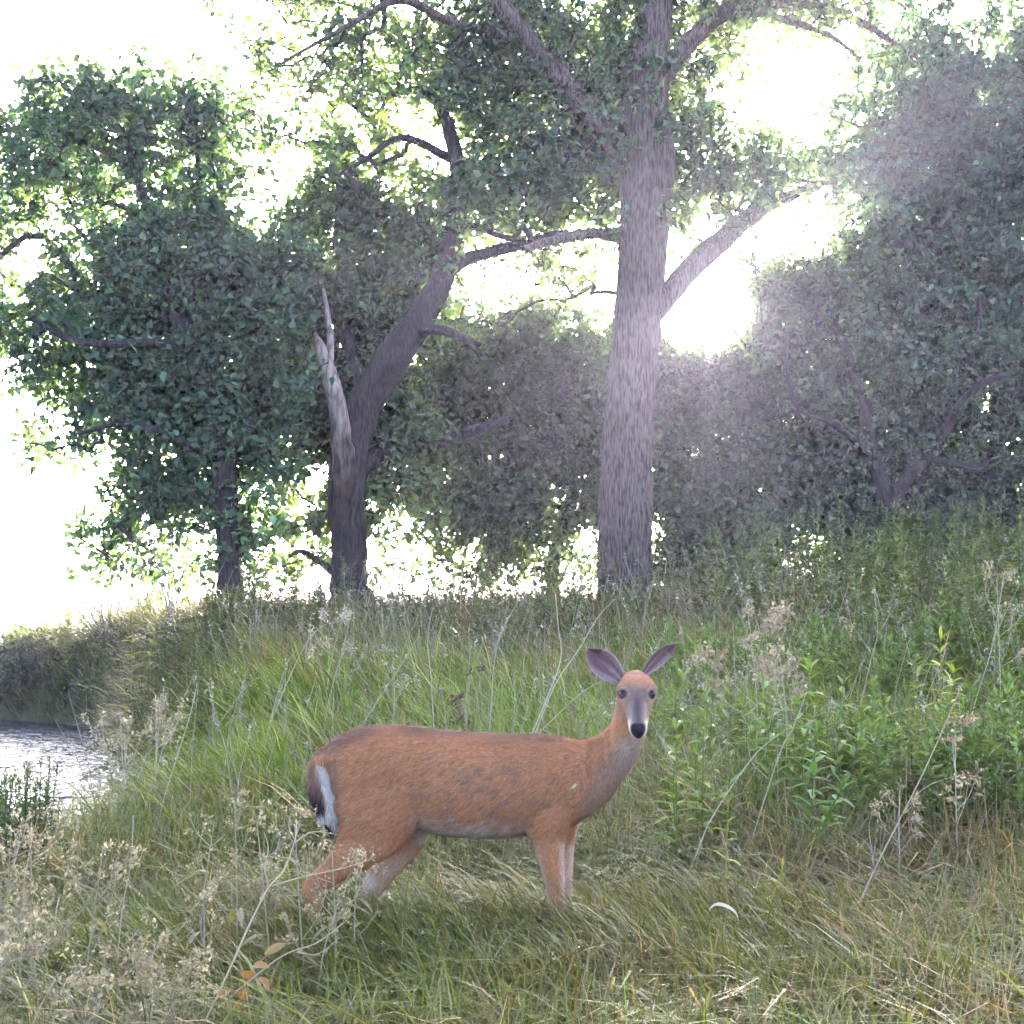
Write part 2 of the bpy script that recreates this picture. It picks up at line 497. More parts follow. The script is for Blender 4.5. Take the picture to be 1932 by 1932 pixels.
def make_tree(name, key, label, trunk, limbs, bark, cat='tree', twig_m='twig', seed=0, trunk_ns=20, ridges=0):
    T = TREES[key]
    base = at(trunk[0][0], trunk[0][1], trunk[0][2]); base[2] = float(ground_z(base[0], base[1])) - .05
    root = thing(name, label, cat, base)
    if at(*trunk[0][:3])[2] > base[2] + .05:      # carry the trunk down into the ground
        py = 966 - F * math.tan(math.atan2(base[2] - CAM_Z, trunk[0][2]) - PITCH)
        trunk = [(trunk[0][0], py, trunk[0][2], trunk[0][3] * 1.1)] + trunk
    V, Q, Tt, S = limb_mesh(trunk, 120 if ridges else 60, trunk_ns, seed=seed, ridges=ridges)
    mb = MB(); mb.add(V, Q, Tt)
    obj('trunk', mb.mesh('trunk', True, base), M[bark], root)
    sk = [S[len(S) // 6:, :3]]
    for j, lb in enumerate(limbs):
        mat = bark; lname = 'limb'; lab = None; spec = lb
        if isinstance(lb, dict): mat, lname, lab, spec = lb['mat'], lb['name'], lb.get('label'), lb['spec']
        V, Q, Tt, S = limb_mesh(spec, 28, 10, seed=seed + 7 * j + 1)
        mb = MB(); tint = np.ones((len(V), 3))
        if isinstance(lb, dict) and lb.get('fade'):      # bark is still on at the foot of the dead limb
            f = smooth(0, 1, (V[:, 2] - V[:, 2].min()) / np.ptp(V[:, 2]) * 1.9 - .40 + rng.normal(0, .12, len(V)))[:, None]
            tint = np.array([[.12, .11, .11]]) * (1 - f) + np.array([[1., 1, 1]]) * f
        mb.add(V, Q, Tt, tint)
        o = obj(lname, mb.mesh(lname, True, base), M[mat], root)
        if lab: o['label'] = lab
        if not (isinstance(lb, dict) and lb.get('bare')): sk.append(S[3:, :3])
    sk = np.concatenate(sk)
    att = np.array(ATT[key])
    nodes, par, cnt, n0 = grow(sk, att)
    tag(obj('twigs', twig_mesh('twigs', nodes, par, cnt, n0, base), M[twig_m], root), kind='stuff')
    # leaves sit along the last stretch of every twig
    A = nodes[n0:]; Pn = nodes[par[n0:]]
    per = 14
    f = rng.uniform(0, 1.15, (len(A), per, 1))
    back = Pn[:, None] - A[:, None]
    bl = np.linalg.norm(back, axis=2, keepdims=True) + 1e-6
    back = back / bl * np.minimum(bl, .22)
    C = (A[:, None] + back * f + rng.normal(0, .07, (len(A), per, 3))).reshape(-1, 3)
    V, Q, c = leaves_np(C, T['size'], T['col'], .30, .11, .25, .72)
    # light and dark clumps: whole sprigs differ in leaf colour
    sp = np.array([mnoise.noise(Vector(q * 1.1 + 31)) for q in A]); sp = np.exp(sp * .55 + rng.normal(0, .18, len(A)))
    c = c * np.repeat(sp, per * 6)[:, None]
    tag(obj('crown', mesh_np('crown', V - base, Q, None, c), M['leaf'], root), kind='stuff')
    return root

make_tree('oak_tree', 'B', 'tallest tree, thick ridged grey trunk rising straight past the sun', 
  [(1180, 1180, 16, 58), (1180, 1120, 16, 52), (1181, 1000, 16, 50), (1185, 850, 16, 47), (1195, 700, 16, 45), (1205, 550, 16, 44), (1215, 420, 16, 46), (1221, 300, 16, 50), (1215, 200, 16, 46), (1228, 90, 16, 34), (1240, -20, 16, 30), (1245, -200, 16, 24), (1230, -420, 16.2, 12)],
  [[(1235, 590, 16, 22), (1290, 520, 16.1, 23), (1360, 455, 16.4, 22), (1430, 395, 16.8, 17), (1490, 370, 17.2, 11), (1540, 352, 17.4, 6), (1580, 340, 17.6, 3)],
   [(1200, 330, 15.9, 22), (1130, 235, 15.85, 19), (1060, 150, 15.85, 21), (1000, 80, 15.85, 20), (930, -10, 15.9, 19), (860, -120, 17, 18), (800, -260, 17, 9)],
   [(1185, 455, 16, 12), (1130, 440, 15.8, 11), (1060, 450, 15.6, 10), (990, 470, 15.5, 8)],
   [(1245, 160, 16, 14), (1300, 80, 16, 18), (1370, 20, 16.2, 17), (1450, 5, 16.4, 15), (1540, 10, 16.6, 12), (1640, 50, 16.8, 7), (1700, 90, 17, 4)],
   [(1400, 15, 16.3, 9), (1490, 40, 16.3, 7), (1570, 70, 16.3, 5), (1620, 110, 16.3, 3)],
   [(1010, 90, 15.85, 11), (930, 60, 15.8, 9), (850, 40, 15.8, 9), (760, 0, 15.5, 8), (690, 30, 15.4, 6), (600, 80, 15.3, 4), (530, 120, 15.3, 2.5)],
   [(1220, -60, 16, 14), (1120, -200, 15.2, 11), (1000, -330, 14.8, 6)],
   [(1245, -80, 16, 14), (1370, -220, 16.6, 11), (1500, -330, 17, 6)]],
  'bark', seed=3, trunk_ns=150, ridges=34)

make_tree('leaning_tree', 'M', 'left tree leaning right above a pale snapped dead limb', 
  [(662, 1150, 16, 40), (660, 1090, 16, 34), (658, 1000, 16, 33), (655, 900, 16, 35), (668, 820, 16, 34), (700, 740, 16, 34), (750, 660, 16, 32), (800, 590, 16.1, 27), (835, 520, 16.2, 24), (855, 440, 16.3, 20), (868, 350, 16.4, 18), (855, 270, 16.4, 15), (830, 200, 16.4, 12), (790, 170, 16.3, 8), (740, 180, 16.2, 5)],
  [dict(mat='deadwood', name='dead_limb', label='pale barkless dead limb snapped off at its top', bare=True, fade=True, spec=[(657, 1030, 16.0, 16), (655, 960, 15.94, 22), (652, 895, 15.87, 25), (646, 830, 15.80, 21), (636, 765, 15.74, 17.5), (622, 712, 15.72, 16), (611, 680, 15.71, 14), (603, 655, 15.71, 11), (594, 628, 15.71, 2)]),
   dict(mat='deadwood', name='dead_limb', label='thin dead fork standing above the broken limb', bare=True, spec=[(620, 705, 15.75, 9), (624, 650, 15.85, 7.5), (619, 600, 15.95, 5.5), (610, 545, 16.0, 3)]),
   [(820, 530, 16.1, 13), (870, 495, 16, 13), (930, 475, 15.9, 12), (1000, 458, 15.8, 10), (1060, 440, 15.7, 6), (1120, 450, 15.7, 3)],
   [(780, 628, 16, 12), (830, 622, 15.8, 10), (880, 642, 15.7, 8), (905, 652, 15.7, 6)],
   [(680, 880, 16, 20), (740, 845, 16.3, 16), (810, 840, 16.6, 14), (890, 815, 16.9, 12), (960, 790, 17, 8)],
   [(690, 760, 16, 12), (640, 600, 16.4, 10), (560, 520, 16.4, 8), (500, 480, 16.3, 5)],
   [(640, 1090, 16, 9), (610, 1065, 15.8, 7), (570, 1040, 15.7, 5), (545, 1050, 15.6, 3)],
   [(850, 300, 16.4, 9), (760, 260, 16.2, 7), (690, 300, 16, 5), (640, 330, 16, 3)]],
  'bark_dark', seed=11)

make_tree('spreading_tree', 'L', 'wide tree at far left with slanting dark limbs and open crown', 
  [(432, 1150, 15, 30), (434, 1080, 15, 24), (430, 1000, 15, 23), (425, 900, 15, 23), (412, 800, 15, 22), (380, 700, 15, 20), (345, 610, 15, 17), (310, 520, 15, 14), (290, 430, 15, 10), (260, 330, 15, 7), (230, 240, 15, 4)],
  [[(375, 690, 15, 13), (310, 650, 14.8, 10), (220, 650, 14.6, 8), (130, 640, 14.5, 6), (60, 600, 14.4, 4)],
   [(415, 800, 15, 14), (470, 700, 15.2, 12), (450, 580, 15.2, 10), (420, 460, 15.3, 8), (380, 350, 15.3, 6), (370, 250, 15.3, 4)],
   [(345, 600, 15, 9), (250, 600, 15.4, 8), (170, 560, 15.4, 6), (90, 520, 15.3, 4)],
   [(450, 580, 15.2, 7), (520, 520, 15, 6), (570, 490, 15, 4)],
   [(425, 880, 15, 9), (340, 830, 14.7, 7), (240, 800, 14.6, 5), (140, 820, 14.6, 3)],
   [(428, 960, 15, 8), (340, 930, 15.2, 6), (270, 960, 15.2, 4), (210, 1000, 15.2, 3)]],
  'bark_dark', seed=23)

make_tree('shade_tree', 'K', 'dark bushy tree between the leaning tree and the thick trunk, farther back', 
  [(1042, 1140, 20, 14), (1046, 1060, 20, 12), (1060, 1000, 20, 11), (1080, 940, 20, 10), (1060, 860, 20, 9), (1010, 760, 20, 8), (980, 680, 20, 6), (960, 620, 20, 4)],
  [[(1056, 1010, 20, 8), (1100, 960, 20.2, 6), (1120, 920, 20.2, 5), (1130, 800, 20.2, 4)],
   [(1075, 920, 20, 7), (980, 850, 20.3, 6), (880, 820, 20.4, 5), (820, 760, 20.4, 3)],
   [(1070, 960, 20, 7), (960, 930, 19.6, 6), (880, 950, 19.5, 5), (800, 990, 19.5, 3)]],
  'bark_dark', seed=31)

make_tree('shade_tree', 'T', 'low dense tree just right of the thick trunk, under the sun', 
  [(1340, 1120, 18.5, 15), (1352, 1040, 18.5, 13), (1370, 950, 18.5, 12), (1400, 860, 18.5, 10), (1420, 780, 18.5, 8), (1410, 720, 18.5, 5)],
  [[(1355, 1010, 18.5, 8), (1310, 900, 18.3, 6), (1280, 800, 18.2, 4), (1300, 720, 18.2, 3)],
   [(1395, 880, 18.5, 7), (1450, 800, 18.6, 6), (1440, 700, 18.6, 4), (1430, 610, 18.6, 3)]],
  'bark_dark', seed=37)

make_tree('forked_tree', 'R', 'bushy right-hand tree with dark trunk forked in a V', 
  [(1665, 1090, 17.5, 28), (1668, 1000, 17.5, 24), (1672, 950, 17.5, 20), (1655, 880, 17.5, 15), (1640, 810, 17.5, 13), (1620, 730, 17.5, 11), (1590, 650, 17.5, 8), (1560, 580, 17.5, 5)],
  [[(1675, 965, 17.5, 18), (1710, 900, 17.55, 16), (1760, 840, 17.65, 15), (1800, 770, 17.75, 14), (1825, 700, 17.9, 11), (1840, 640, 18.0, 8), (1850, 560, 18.1, 5)],
   [(1800, 770, 17.2, 8), (1860, 720, 17, 6), (1920, 700, 17, 4)],
   [(1650, 860, 17.5, 8), (1570, 800, 17.2, 6), (1500, 760, 17, 4), (1480, 640, 17, 3)],
   [(1740, 860, 17.3, 7), (1830, 880, 17, 5), (1900, 860, 17, 3)]],
  'bark_dark', seed=41)

make_tree('leafy_tree', 'S', 'tall full-crowned tree behind the forked one, at upper right', 
  [(1765, 1080, 19.5, 26), (1770, 950, 19.5, 22), (1780, 800, 19.5, 19), (1790, 650, 19.5, 17), (1780, 500, 19.5, 14), (1770, 350, 19.5, 10), (1775, 220, 19.5, 6), (1780, 60, 19.5, 3)],
  [[(1785, 640, 19.5, 10), (1720, 520, 19.3, 8), (1660, 430, 19.2, 6), (1620, 350, 19.2, 4)],
   [(1778, 480, 19.5, 9), (1850, 380, 19.3, 7), (1900, 260, 19.3, 5), (1930, 140, 19.3, 3)],
   [(1775, 400, 19.5, 8), (1690, 300, 19.6, 6), (1620, 240, 19.6, 4), (1560, 220, 19.6, 2)],
   [(1790, 640, 19.5, 9), (1880, 560, 19.6, 7), (1980, 480, 19.6, 5), (2100, 400, 19.6, 3)]],
  'bark_dark', seed=47)

# ------------------------------------------------------------------ grass
def blade_mesh(name, x, y, L, W, az, a0, a1, col, zoff=None, nseg=3):
    n = len(x)
    z = ground_z(x, y) - .01
    if zoff is not None: z = z + zoff
    dh = np.stack([np.cos(az), np.sin(az), np.zeros(n)], 1)
    ra = az + math.pi / 2 + rng.normal(0, .5, n)
    wv = np.stack([np.cos(ra), np.sin(ra), np.zeros(n)], 1)
    P = np.stack([x, y, z], 1)
    V = []; prof = [1, .92, .66, .4][:nseg] if nseg > 2 else [1, .7]
    for k in range(nseg):
        hw = (W * prof[k] * .5)[:, None]
        V += [P - wv * hw, P + wv * hw]
        th = a0 + a1 * (k + .5) / nseg
        P = P + (dh * np.sin(th)[:, None] + np.array([[0, 0, 1.]]) * np.cos(th)[:, None]) * (L / nseg)[:, None]
    V.append(P)
    V = np.stack(V, 1)
    m = 2 * nseg + 1
    i = np.arange(n)[:, None] * m
    Q = np.concatenate([i + np.array([[2 * k, 2 * k + 1, 2 * k + 3, 2 * k + 2]]) for k in range(nseg - 1)])
    T = i + np.array([[m - 3, m - 2, m - 1]])
    return mesh_np(name, V.reshape(-1, 3), Q, T, np.repeat(col, m, axis=0))

def field(n, y0, y1, pw=1.0):
    """random points of the slope in view, a bit beyond its sides"""
    y = y0 + (y1 - y0) * rng.random(n) ** pw
    x = (rng.random(n) * 2 - 1) * (.40 * y + .5)
    k = ground_z(x, y) > WATER_Z + .02
    return x[k], y[k]

def bump(x, y, cx, cy, sx, sy):
    return np.exp(-((x - cx) / sx) ** 2 - ((y - cy) / sy) ** 2)

GREEN = np.array([.105, .155, .034]); SUNNY_LUSH = np.array([.175, .265, .050]); OLIVE = np.array([.130, .122, .042]); TAN = np.array([.32, .22, .13]); GREY = np.array([.165, .17, .080])
def grass_col(x, y, n, dry=0.0):
    f1 = fbm(x * .9 + 3, y * .9 + 8); f2 = fbm(x * 2.3 + 31, y * 2.3 + 4)
    sunny_lush = np.clip(bump(x, y, -1.6, 9.0, 2.2, 1.9) * 1.1 + bump(x, y, .2, 8.6, 1.5, 1.2) * .8 + bump(x, y, 2.0, 8.5, 1.6, 1.6) * .4 + (f1 - .5) * .7, 0, 1)  # random lush growth, plus sunlit mid-slope patches put into the colour
    tan = np.clip(.12 + dry + .0 * (1 - smooth(5.5, 7, y)) + bump(x, y, 1.8, 5.4, .9, 1.3) * .38 + bump(x, y, -.2, 12.5, 3.5, 2.0) * .15 + (f2 - .5) * .9, 0, .85) * (1 - .6 * bump(x, y, .0, 4.9, 1.5, .8))
    r = rng.random(n)
    c = GREEN + (OLIVE - GREEN) * np.clip(f2 * 1.2 + rng.normal(0, .25, n), 0, 1)[:, None]
    c = c + (SUNNY_LUSH - c) * np.clip(sunny_lush * 1.2 + rng.normal(0, .15, n), 0, 1)[:, None]
    c = np.where((rng.random(n) < .14)[:, None], GREY, c)
    c = np.where((r < tan)[:, None], TAN * rng.uniform(.55, 1.25, n)[:, None], c)
    return c * np.array([1.2, 1.08, .9]) * np.exp(rng.normal(0, .26, n))[:, None]

DEER_Y = 5.0
def near_low(x, y):
    """grass is trodden shorter where the deer stands"""
    return 1 - .14 * np.exp(-((y - 4.75) / .75) ** 2) * smooth(-1.9, -.9, x) * (1 - smooth(.9, 1.8, x))

# leaning long blades, swept down the slope to the left
def tufts(nt_, per, y0, y1, rad):
    x, y = field(nt_, y0, y1); k = len(x)
    i = np.repeat(np.arange(k), per)
    return x[i] + rng.normal(0, rad, k * per), y[i] + rng.normal(0, rad, k * per), i
xs_, ys_, sw_, tn_, ln_ = [], [], [], [], []
for n_, per, a_, b_, rad in ((3600, 15, 3.0, 6.5, .030), (4300, 15, 6.5, 10.5, .04), (6600, 13, 10.5, 21, .06)):
    x, y, i = tufts(n_, per, a_, b_, rad); kk = i.max() + 1
    xs_.append(x); ys_.append(y)
    sw_.append(rng.normal(0, .5, kk)[i]); tn_.append(np.exp(rng.normal(0, .26, kk))[i]); ln_.append(rng.uniform(.7, 1.3, kk)[i])
for n_, a_, b_ in ((22000, 3.0, 6.5), (22000, 6.5, 10.5), (24000, 10.5, 18)):
    x, y = field(n_, a_, b_); xs_.append(x); ys_.append(y); sw_.append(rng.normal(0, .5, len(x))); tn_.append(np.ones(len(x))); ln_.append(np.ones(len(x)))
x = np.concatenate(xs_); y = np.concatenate(ys_); n = len(x); tn = np.concatenate(tn_)
sweep = R(205) + (fbm(x * .5, y * .5) - .5) * 2.2 + np.concatenate(sw_) + rng.normal(0, .38, n)
L = rng.uniform(.22, .50, n) * (1.15 - .15 * smooth(5, 7, y)) * np.concatenate(ln_) * near_low(x, y) * (1 + .25 * smooth(7, 10, y))
W = rng.uniform(.0045, .0130, n) * (1 + .04 * np.clip(y - 6, 0, 9))
gobj = obj('grass', blade_mesh('grass', x, y, L, W, sweep, rng.uniform(.15, .8, n) + .25 * (1 - smooth(5.5, 7.5, y)), rng.uniform(.6, 1.7, n) + .3 * (1 - smooth(5.5, 7.5, y)), grass_col(x, y, n) * tn[:, None]), M['grass'])
tag(gobj, 'long grass swept down the slope in green and straw colours', 'grass', kind='stuff')

# denser grass closing round the deer's feet, its colour darkened for shade
x = rng.uniform(-1.5, 1.4, 15000); y = rng.uniform(4.2, 5.35, 15000); n = len(x)
gobj = obj('thick_grass', blade_mesh('thick_grass', x, y, rng.uniform(.2, .4, n), rng.uniform(.004, .010, n), R(205) + rng.normal(0, .7, n), rng.uniform(.1, .7, n), rng.uniform(.5, 1.5, n), grass_col(x, y, n) * .85), M['grass'])
tag(gobj, 'thick green grass with shade put into its colour, around the feet of the deer', 'grass', kind='stuff')

# upright finer blades
x, y = field(80000, 3.2, 17.5, .9); n = len(x)
L = rng.uniform(.25, .55, n) * near_low(x, y) ** 1.3 * (.7 + .3 * smooth(5, 7, y))
k = fbm(x * 1.3 + 9, y * 1.3 + 2) > .43
x, y, L = x[k], y[k], L[k]; n = len(x)
gobj = obj('tall_grass', blade_mesh('tall_grass', x, y, L, rng.uniform(.003, .006, n) * (1 + .05 * np.clip(y - 6, 0, 9)), rng.uniform(0, 6.28, n), rng.uniform(0, .35, n), rng.uniform(.1, .9, n), grass_col(x, y, n)), M['grass'])
tag(gobj, 'taller upright grass blades standing through the slope', 'grass', kind='stuff')

# dead straw lying between
x, y = field(36000, 3.2, 13, 1.0); n = len(x)
k = rng.random(n) < np.clip(.13 + bump(x, y, 1.8, 5.5, 1.4, 1.8) * .7 + (fbm(x * 1.7, y * 1.7) - .5) * 1.2, 0, 1) * (1 - .85 * bump(x, y, .1, 4.8, 1.5, .9))
x, y = x[k], y[k]; n = len(x)
c = np.array([.36, .25, .155])[None] * rng.uniform(.45, 1.15, n)[:, None] * np.exp(rng.normal(0, 1, (n, 1)) * np.array([[.06, 0, -.08]]))
gobj = obj('straw', blade_mesh('straw', x, y, rng.uniform(.2, .5, n) * near_low(x, y), rng.uniform(.0025, .006, n), R(35) + rng.normal(0, .8, n), rng.uniform(.3, 1.0, n), rng.uniform(0, .6, n), c), M['grass'])
tag(gobj, 'dry straw-coloured grass stems tangled through the green', 'grass', kind='stuff')

# seed-bearing grass stalks in the middle distance
x, y = field(1500, 6.3, 15, 1.0); n = len(x)
c = np.array([.46, .38, .24])[None] * rng.uniform(.5, 1.1, n)[:, None]
mb = MB()
Ls = rng.uniform(.45, .85, n)
for i in range(n):
    az = rng.uniform(0, 6.28); tilt = rng.uniform(.02, .35)
    b = np.array([x[i], y[i], float(ground_z(x[i], y[i]))])
    d = np.array([math.cos(az) * math.sin(tilt), math.sin(az) * math.sin(tilt), math.cos(tilt)])
    pth = np.array([b, b + d * Ls[i] * .55, b + d * Ls[i] + np.array([math.cos(az), math.sin(az), -.4]) * Ls[i] * .08])
    V, Q, T = tube(pth, [.0022, .0018, .0012], 3, cap=False)
    mb.add(V, Q, T, c[i])
    if rng.random() < .5:
        m_ = 9
        C = pth[2] + (pth[1] - pth[2]) * rng.uniform(0, .28, m_)[:, None] + rng.normal(0, .006, (m_, 3))
        V, Q, cc = leaves_np(C, .022, c[i] * 1.1, .2, .05, .8, .45)
        mb.add(V, Q, None, cc)
tag(obj('seeding_grass', mb.mesh('seeding_grass'), M['stalk']), 'thin pale seeding grass stalks scattered over the bank', 'grass', kind='stuff')

# ------------------------------------------------------------------ weeds as ground cover
def lance(mb, base, d, nrm, L, W, col, droop=.25, ns=4):
    d = d / np.linalg.norm(d); side = np.cross(d, nrm); side /= np.linalg.norm(side) + 1e-9
    up = np.cross(side, d)
    s = np.linspace(0, 1, ns + 1); w = W * np.sin(np.pi * np.clip(s * .9 + .08, 0, 1)) ** .8; w[-1] = W * .03
    ctr = base + np.outer(s * L, d) - np.outer(s ** 2 * L * droop, up)
    lift = np.outer(w * .25, up)
    V = np.concatenate([ctr - np.outer(w * .5, side) + lift, ctr, ctr + np.outer(w * .5, side) + lift])
    m = ns + 1; i = np.arange(ns)
    Q = np.concatenate([np.stack([i, i + 1, m + i + 1, m + i], 1), np.stack([m + i, m + i + 1, 2 * m + i + 1, 2 * m + i], 1)])
    mb.add(V, Q, None, col)

def weed_cover(name, label, pts, hmin, hmax, cols, leaf_l, nleaf, seed):
    rs = np.random.default_rng(seed)
    mb = MB()
    for (x, y) in pts:
        z = float(ground_z(x, y)); h = rs.uniform(hmin, hmax)
        az = rs.uniform(0, 6.28); tl = abs(rs.normal(0, .13))
        d = np.array([math.cos(az) * tl, math.sin(az) * tl, 1]); b = np.array([x, y, z])
        V, Q, T = tube(np.array([b, b + d * h * .5, b + d * h]), [.004, .003, .0015], 3, cap=False)
        col = np.array(cols[rs.integers(len(cols))]) * np.exp(rs.normal(0, .15))
        mb.add(V, Q, T, col * .9)
        f = rs.uniform(.22, 1.0, nleaf) ** .8
        C = b + d * (f * h)[:, None]
        a = rs.uniform(0, 6.28, nleaf)
        ll = leaf_l * (1.15 - .75 * f) * rs.uniform(.7, 1.2, nleaf)
        el = rs.uniform(.1, .9, nleaf) + .5 * (f > .85)
        dd = np.stack([np.cos(a) * np.cos(el), np.sin(a) * np.cos(el), np.sin(el)], 1)
        sd = np.stack([-np.sin(a), np.cos(a), np.zeros(nleaf)], 1)
        w = ll * .13
        tip = C + dd * ll[:, None] - np.array([[0, 0, 1]]) * (ll * .22)[:, None]
        m1 = C + dd * (ll * .5)[:, None]
        V = np.stack([C, m1 - sd * w[:, None], tip, m1 + sd * w[:, None]], 1).reshape(-1, 3)
        i = np.arange(nleaf)[:, None] * 4
        cc = np.repeat(col[None] * np.exp(rs.normal(0, .2, nleaf))[:, None], 4, axis=0)
        mb.add(V, i + np.array([[0, 1, 2, 3]]), None, cc)
    o = obj(name, mb.mesh(name), M['weed'])
    return tag(o, label, 'weeds', kind='stuff')

def region(n, x0, x1, y0, y1, seed, keep=None):
    rs = np.random.default_rng(seed); out = []
    for _ in range(60):
        X, Y = rs.uniform(x0, x1, 400), rs.uniform(y0, y1, 400)
        ok = ground_z(X, Y) > WATER_Z + .05
        for x, y in zip(X[ok], Y[ok]):
            if keep is None or keep(x, y, rs): out.append((x, y))
        if len(out) >= n: break
    return out[:n]
WG = [(.12, .155, .04), (.15, .19, .045), (.10, .135, .045), (.17, .185, .06)]
WGREY = [(.14, .145, .08), (.11, .13, .06), (.17, .155, .09)]
weed_cover('tall_weeds', 'tall green goldenrod-like weeds crowding the upper right of the slope', region(620, 1.6, 8.5, 9.5, 17.5, 1, lambda x, y, r: r.random() < smooth(1.2, 3.2, x - (y - 12) * .1)), .65, 1.15, WG, .15, 40, 1)
weed_cover('ridge_weeds', 'grey-green leafy weeds along the crest under the trees', region(620, -4.8, 2.6, 11.6, 17.2, 2, lambda x, y, r: fbm(x * .8 + 3, y * .8) > .40), .3, .85, WGREY + WG[:2], .12, 34, 2)
weed_cover('bank_weeds', 'leafy weeds on the bank edge by the water', region(330, -5.6, -2.7, 8.4, 16, 3, lambda x, y, r: x < -.24 * y), .35, .75, WGREY + WG[:1], .10, 34, 3)
weed_cover('leafy_undergrowth', 'green leafy undergrowth mixed in the grass right of the deer', region(820, .75, 3.7, 6.2, 10.5, 4, lambda x, y, r: fbm(x * .9 + 5, y * .9) > .43), .3, .64, WG[:2] + [(.16, .25, .055), (.18, .25, .065)], .14, 30, 4)
weed_cover('far_bank_scrub', 'grey-green weeds on the bank beyond the small patch of water', region(900, -10.5, -4.2, 15.8, 22.5, 5), .3, .65, [(.20, .21, .10), (.16, .19, .07), (.22, .20, .11)], .14, 36, 5)
weed_cover('shore_weeds', 'weeds standing along the water edge at the left', region(110, -4.0, -1.6, 8.6, 13.5, 8, lambda x, y, r: x < -.205 * y), .35, .7, WGREY + WG[:2], .10, 34, 8)
weed_cover('near_scrub', 'dark weeds overhanging the water at the left edge', region(120, -3.5, -2.0, 5.6, 8.6, 6, lambda x, y, r: x < -.325 * y), .32, .58, [(.10, .14, .045), (.085, .12, .04)], .08, 30, 6)

# ------------------------------------------------------------------ the deer
def dp(cx, cy, lat=0.0):
    """outline position (taken off an enlarged side view) to a point on the deer; lat is away from the camera"""
    px = (1050 + cx / 1.2075) / 1.98758; py = (2350 + cy / 1.2075) / 1.98758
    return at(px, py, DEER_Y + lat)
UPX = 5.0 / F / 1.2075 / 1.98758 * 1.0           # metres per outline unit

def loft(sections, ns=28, n=None):
    """sections: (centre, half-size vector a, half-size vector b, power)"""
    C = np.array([c for c, a, b, p in sections]); A = np.array([a for c, a, b, p in sections]); B = np.array([b for c, a, b, p in sections])
    Pw = np.array([[p] for c, a, b, p in sections], float)
    S = spline(np.hstack([C, A, B, Pw]), n or len(sections) * 5)
    ang = np.arange(ns) * 2 * math.pi / ns
    ca, sa = np.cos(ang), np.sin(ang)
    V = []
    for r in S:
        e = 2 / r[9]
        x = np.sign(ca) * np.abs(ca) ** e; y = np.sign(sa) * np.abs(sa) ** e
        V.append(r[0:3] + x[:, None] * r[3:6] + y[:, None] * r[6:9])
    m = len(S)
    V = np.concatenate(V + [S[:1, :3], S[-1:, :3]])
    i = np.arange(ns); j = (i + 1) % ns
    Q = np.concatenate([np.stack([k * ns + i, k * ns + j, (k + 1) * ns + j, (k + 1) * ns + i], 1) for k in range(m - 1)])
    T = np.concatenate([np.stack([j, i, np.full(ns, m * ns)], 1), np.stack([(m - 1) * ns + i, (m - 1) * ns + j, np.full(ns, m * ns + 1)], 1)])
    return V, Q, T

def limb_loft(rows):
    """rows: cx, cy, lat, half width along the outline plane, half width sideways"""
    C = np.array([dp(a, b, l) for a, b, l, w, t in rows])
    Tn = np.gradient(C, axis=0); Tn /= np.linalg.norm(Tn, axis=1)[:, None]
    secs = []
    for c, t, row in zip(C, Tn, rows):
        side = np.array([0, 1., 0]); side -= t * side.dot(t); side /= np.linalg.norm(side)
        fw = np.cross(side, t)
        secs.append((c, fw * row[3], side * row[4], 2.0))
    return loft(secs, 24)

dm = MB()
X_, Y_, Z_ = np.eye(3)
tor = [(186, 580, 690, .045), (205, 545, 790, .085), (240, 512, 850, .115), (300, 478, 890, .145), (380, 455, 900, .162), (460, 448, 895, .168), (540, 449, 888, .165), (620, 457, 900, .165),
       (720, 467, 936, .178), (850, 478, 953, .188), (980, 486, 953, .183), (1100, 488, 944, .170), (1200, 487, 934, .152), (1290, 502, 916, .132), (1370, 520, 874, .11), (1430, 537, 826, .082), (1478, 575, 762, .045)]
secs = []
for cx, t, b, hw in tor:
    a, c = dp(cx, t), dp(cx, b)
    secs.append(((a + c) / 2, Z_ * (a[2] - c[2]) / 2, Y_ * hw, 2.25))
dm.add(*loft(secs, 40))
# neck
dm.add(*limb_loft([(1280, 690, 0, .110, .09), (1345, 682, 0, .135, .100), (1405, 655, 0, .122, .090), (1468, 606, -.005, .094, .074), (1530, 550, -.015, .078, .062), (1572, 478, -.03, .066, .056), (1592, 400, -.045, .062, .055), (1602, 320, -.055, .056, .054), (1606, 265, -.06, .045, .05)]))
# head, turned to the camera
HP0 = dp(1612, 248, -.07); HP1 = dp(1622, 478, -.265)
HA = HP1 - HP0; HL = np.linalg.norm(HA); HA /= HL
HU = np.array([0, -1., 0]) - HA * (-HA[1]); HU = Z_ - HA * HA[2]; HU /= np.linalg.norm(HU); HS = np.cross(HA, HU)
def hp(t, s, u): return HP0 + HA * (t * HL) + HS * s + HU * u
head = [(-.22, .028, .026, -.020), (-.12, .045, .040, -.018), (0, .058, .050, -.010), (.14, .065, .056, -.003), (.28, .067, .056, .000), (.42, .055, .053, -.004), (.56, .041, .046, -.006), (.70, .0345, .041, -.006), (.83, .0325, .037, -.005), (.93, .031, .033, -.004), (1.0, .025, .026, -.004), (1.035, .014, .015, -.004)]
dm.add(*loft([(hp(t, 0, o), HS * w, HU * h, 2.2) for t, w, h, o in head], 32))
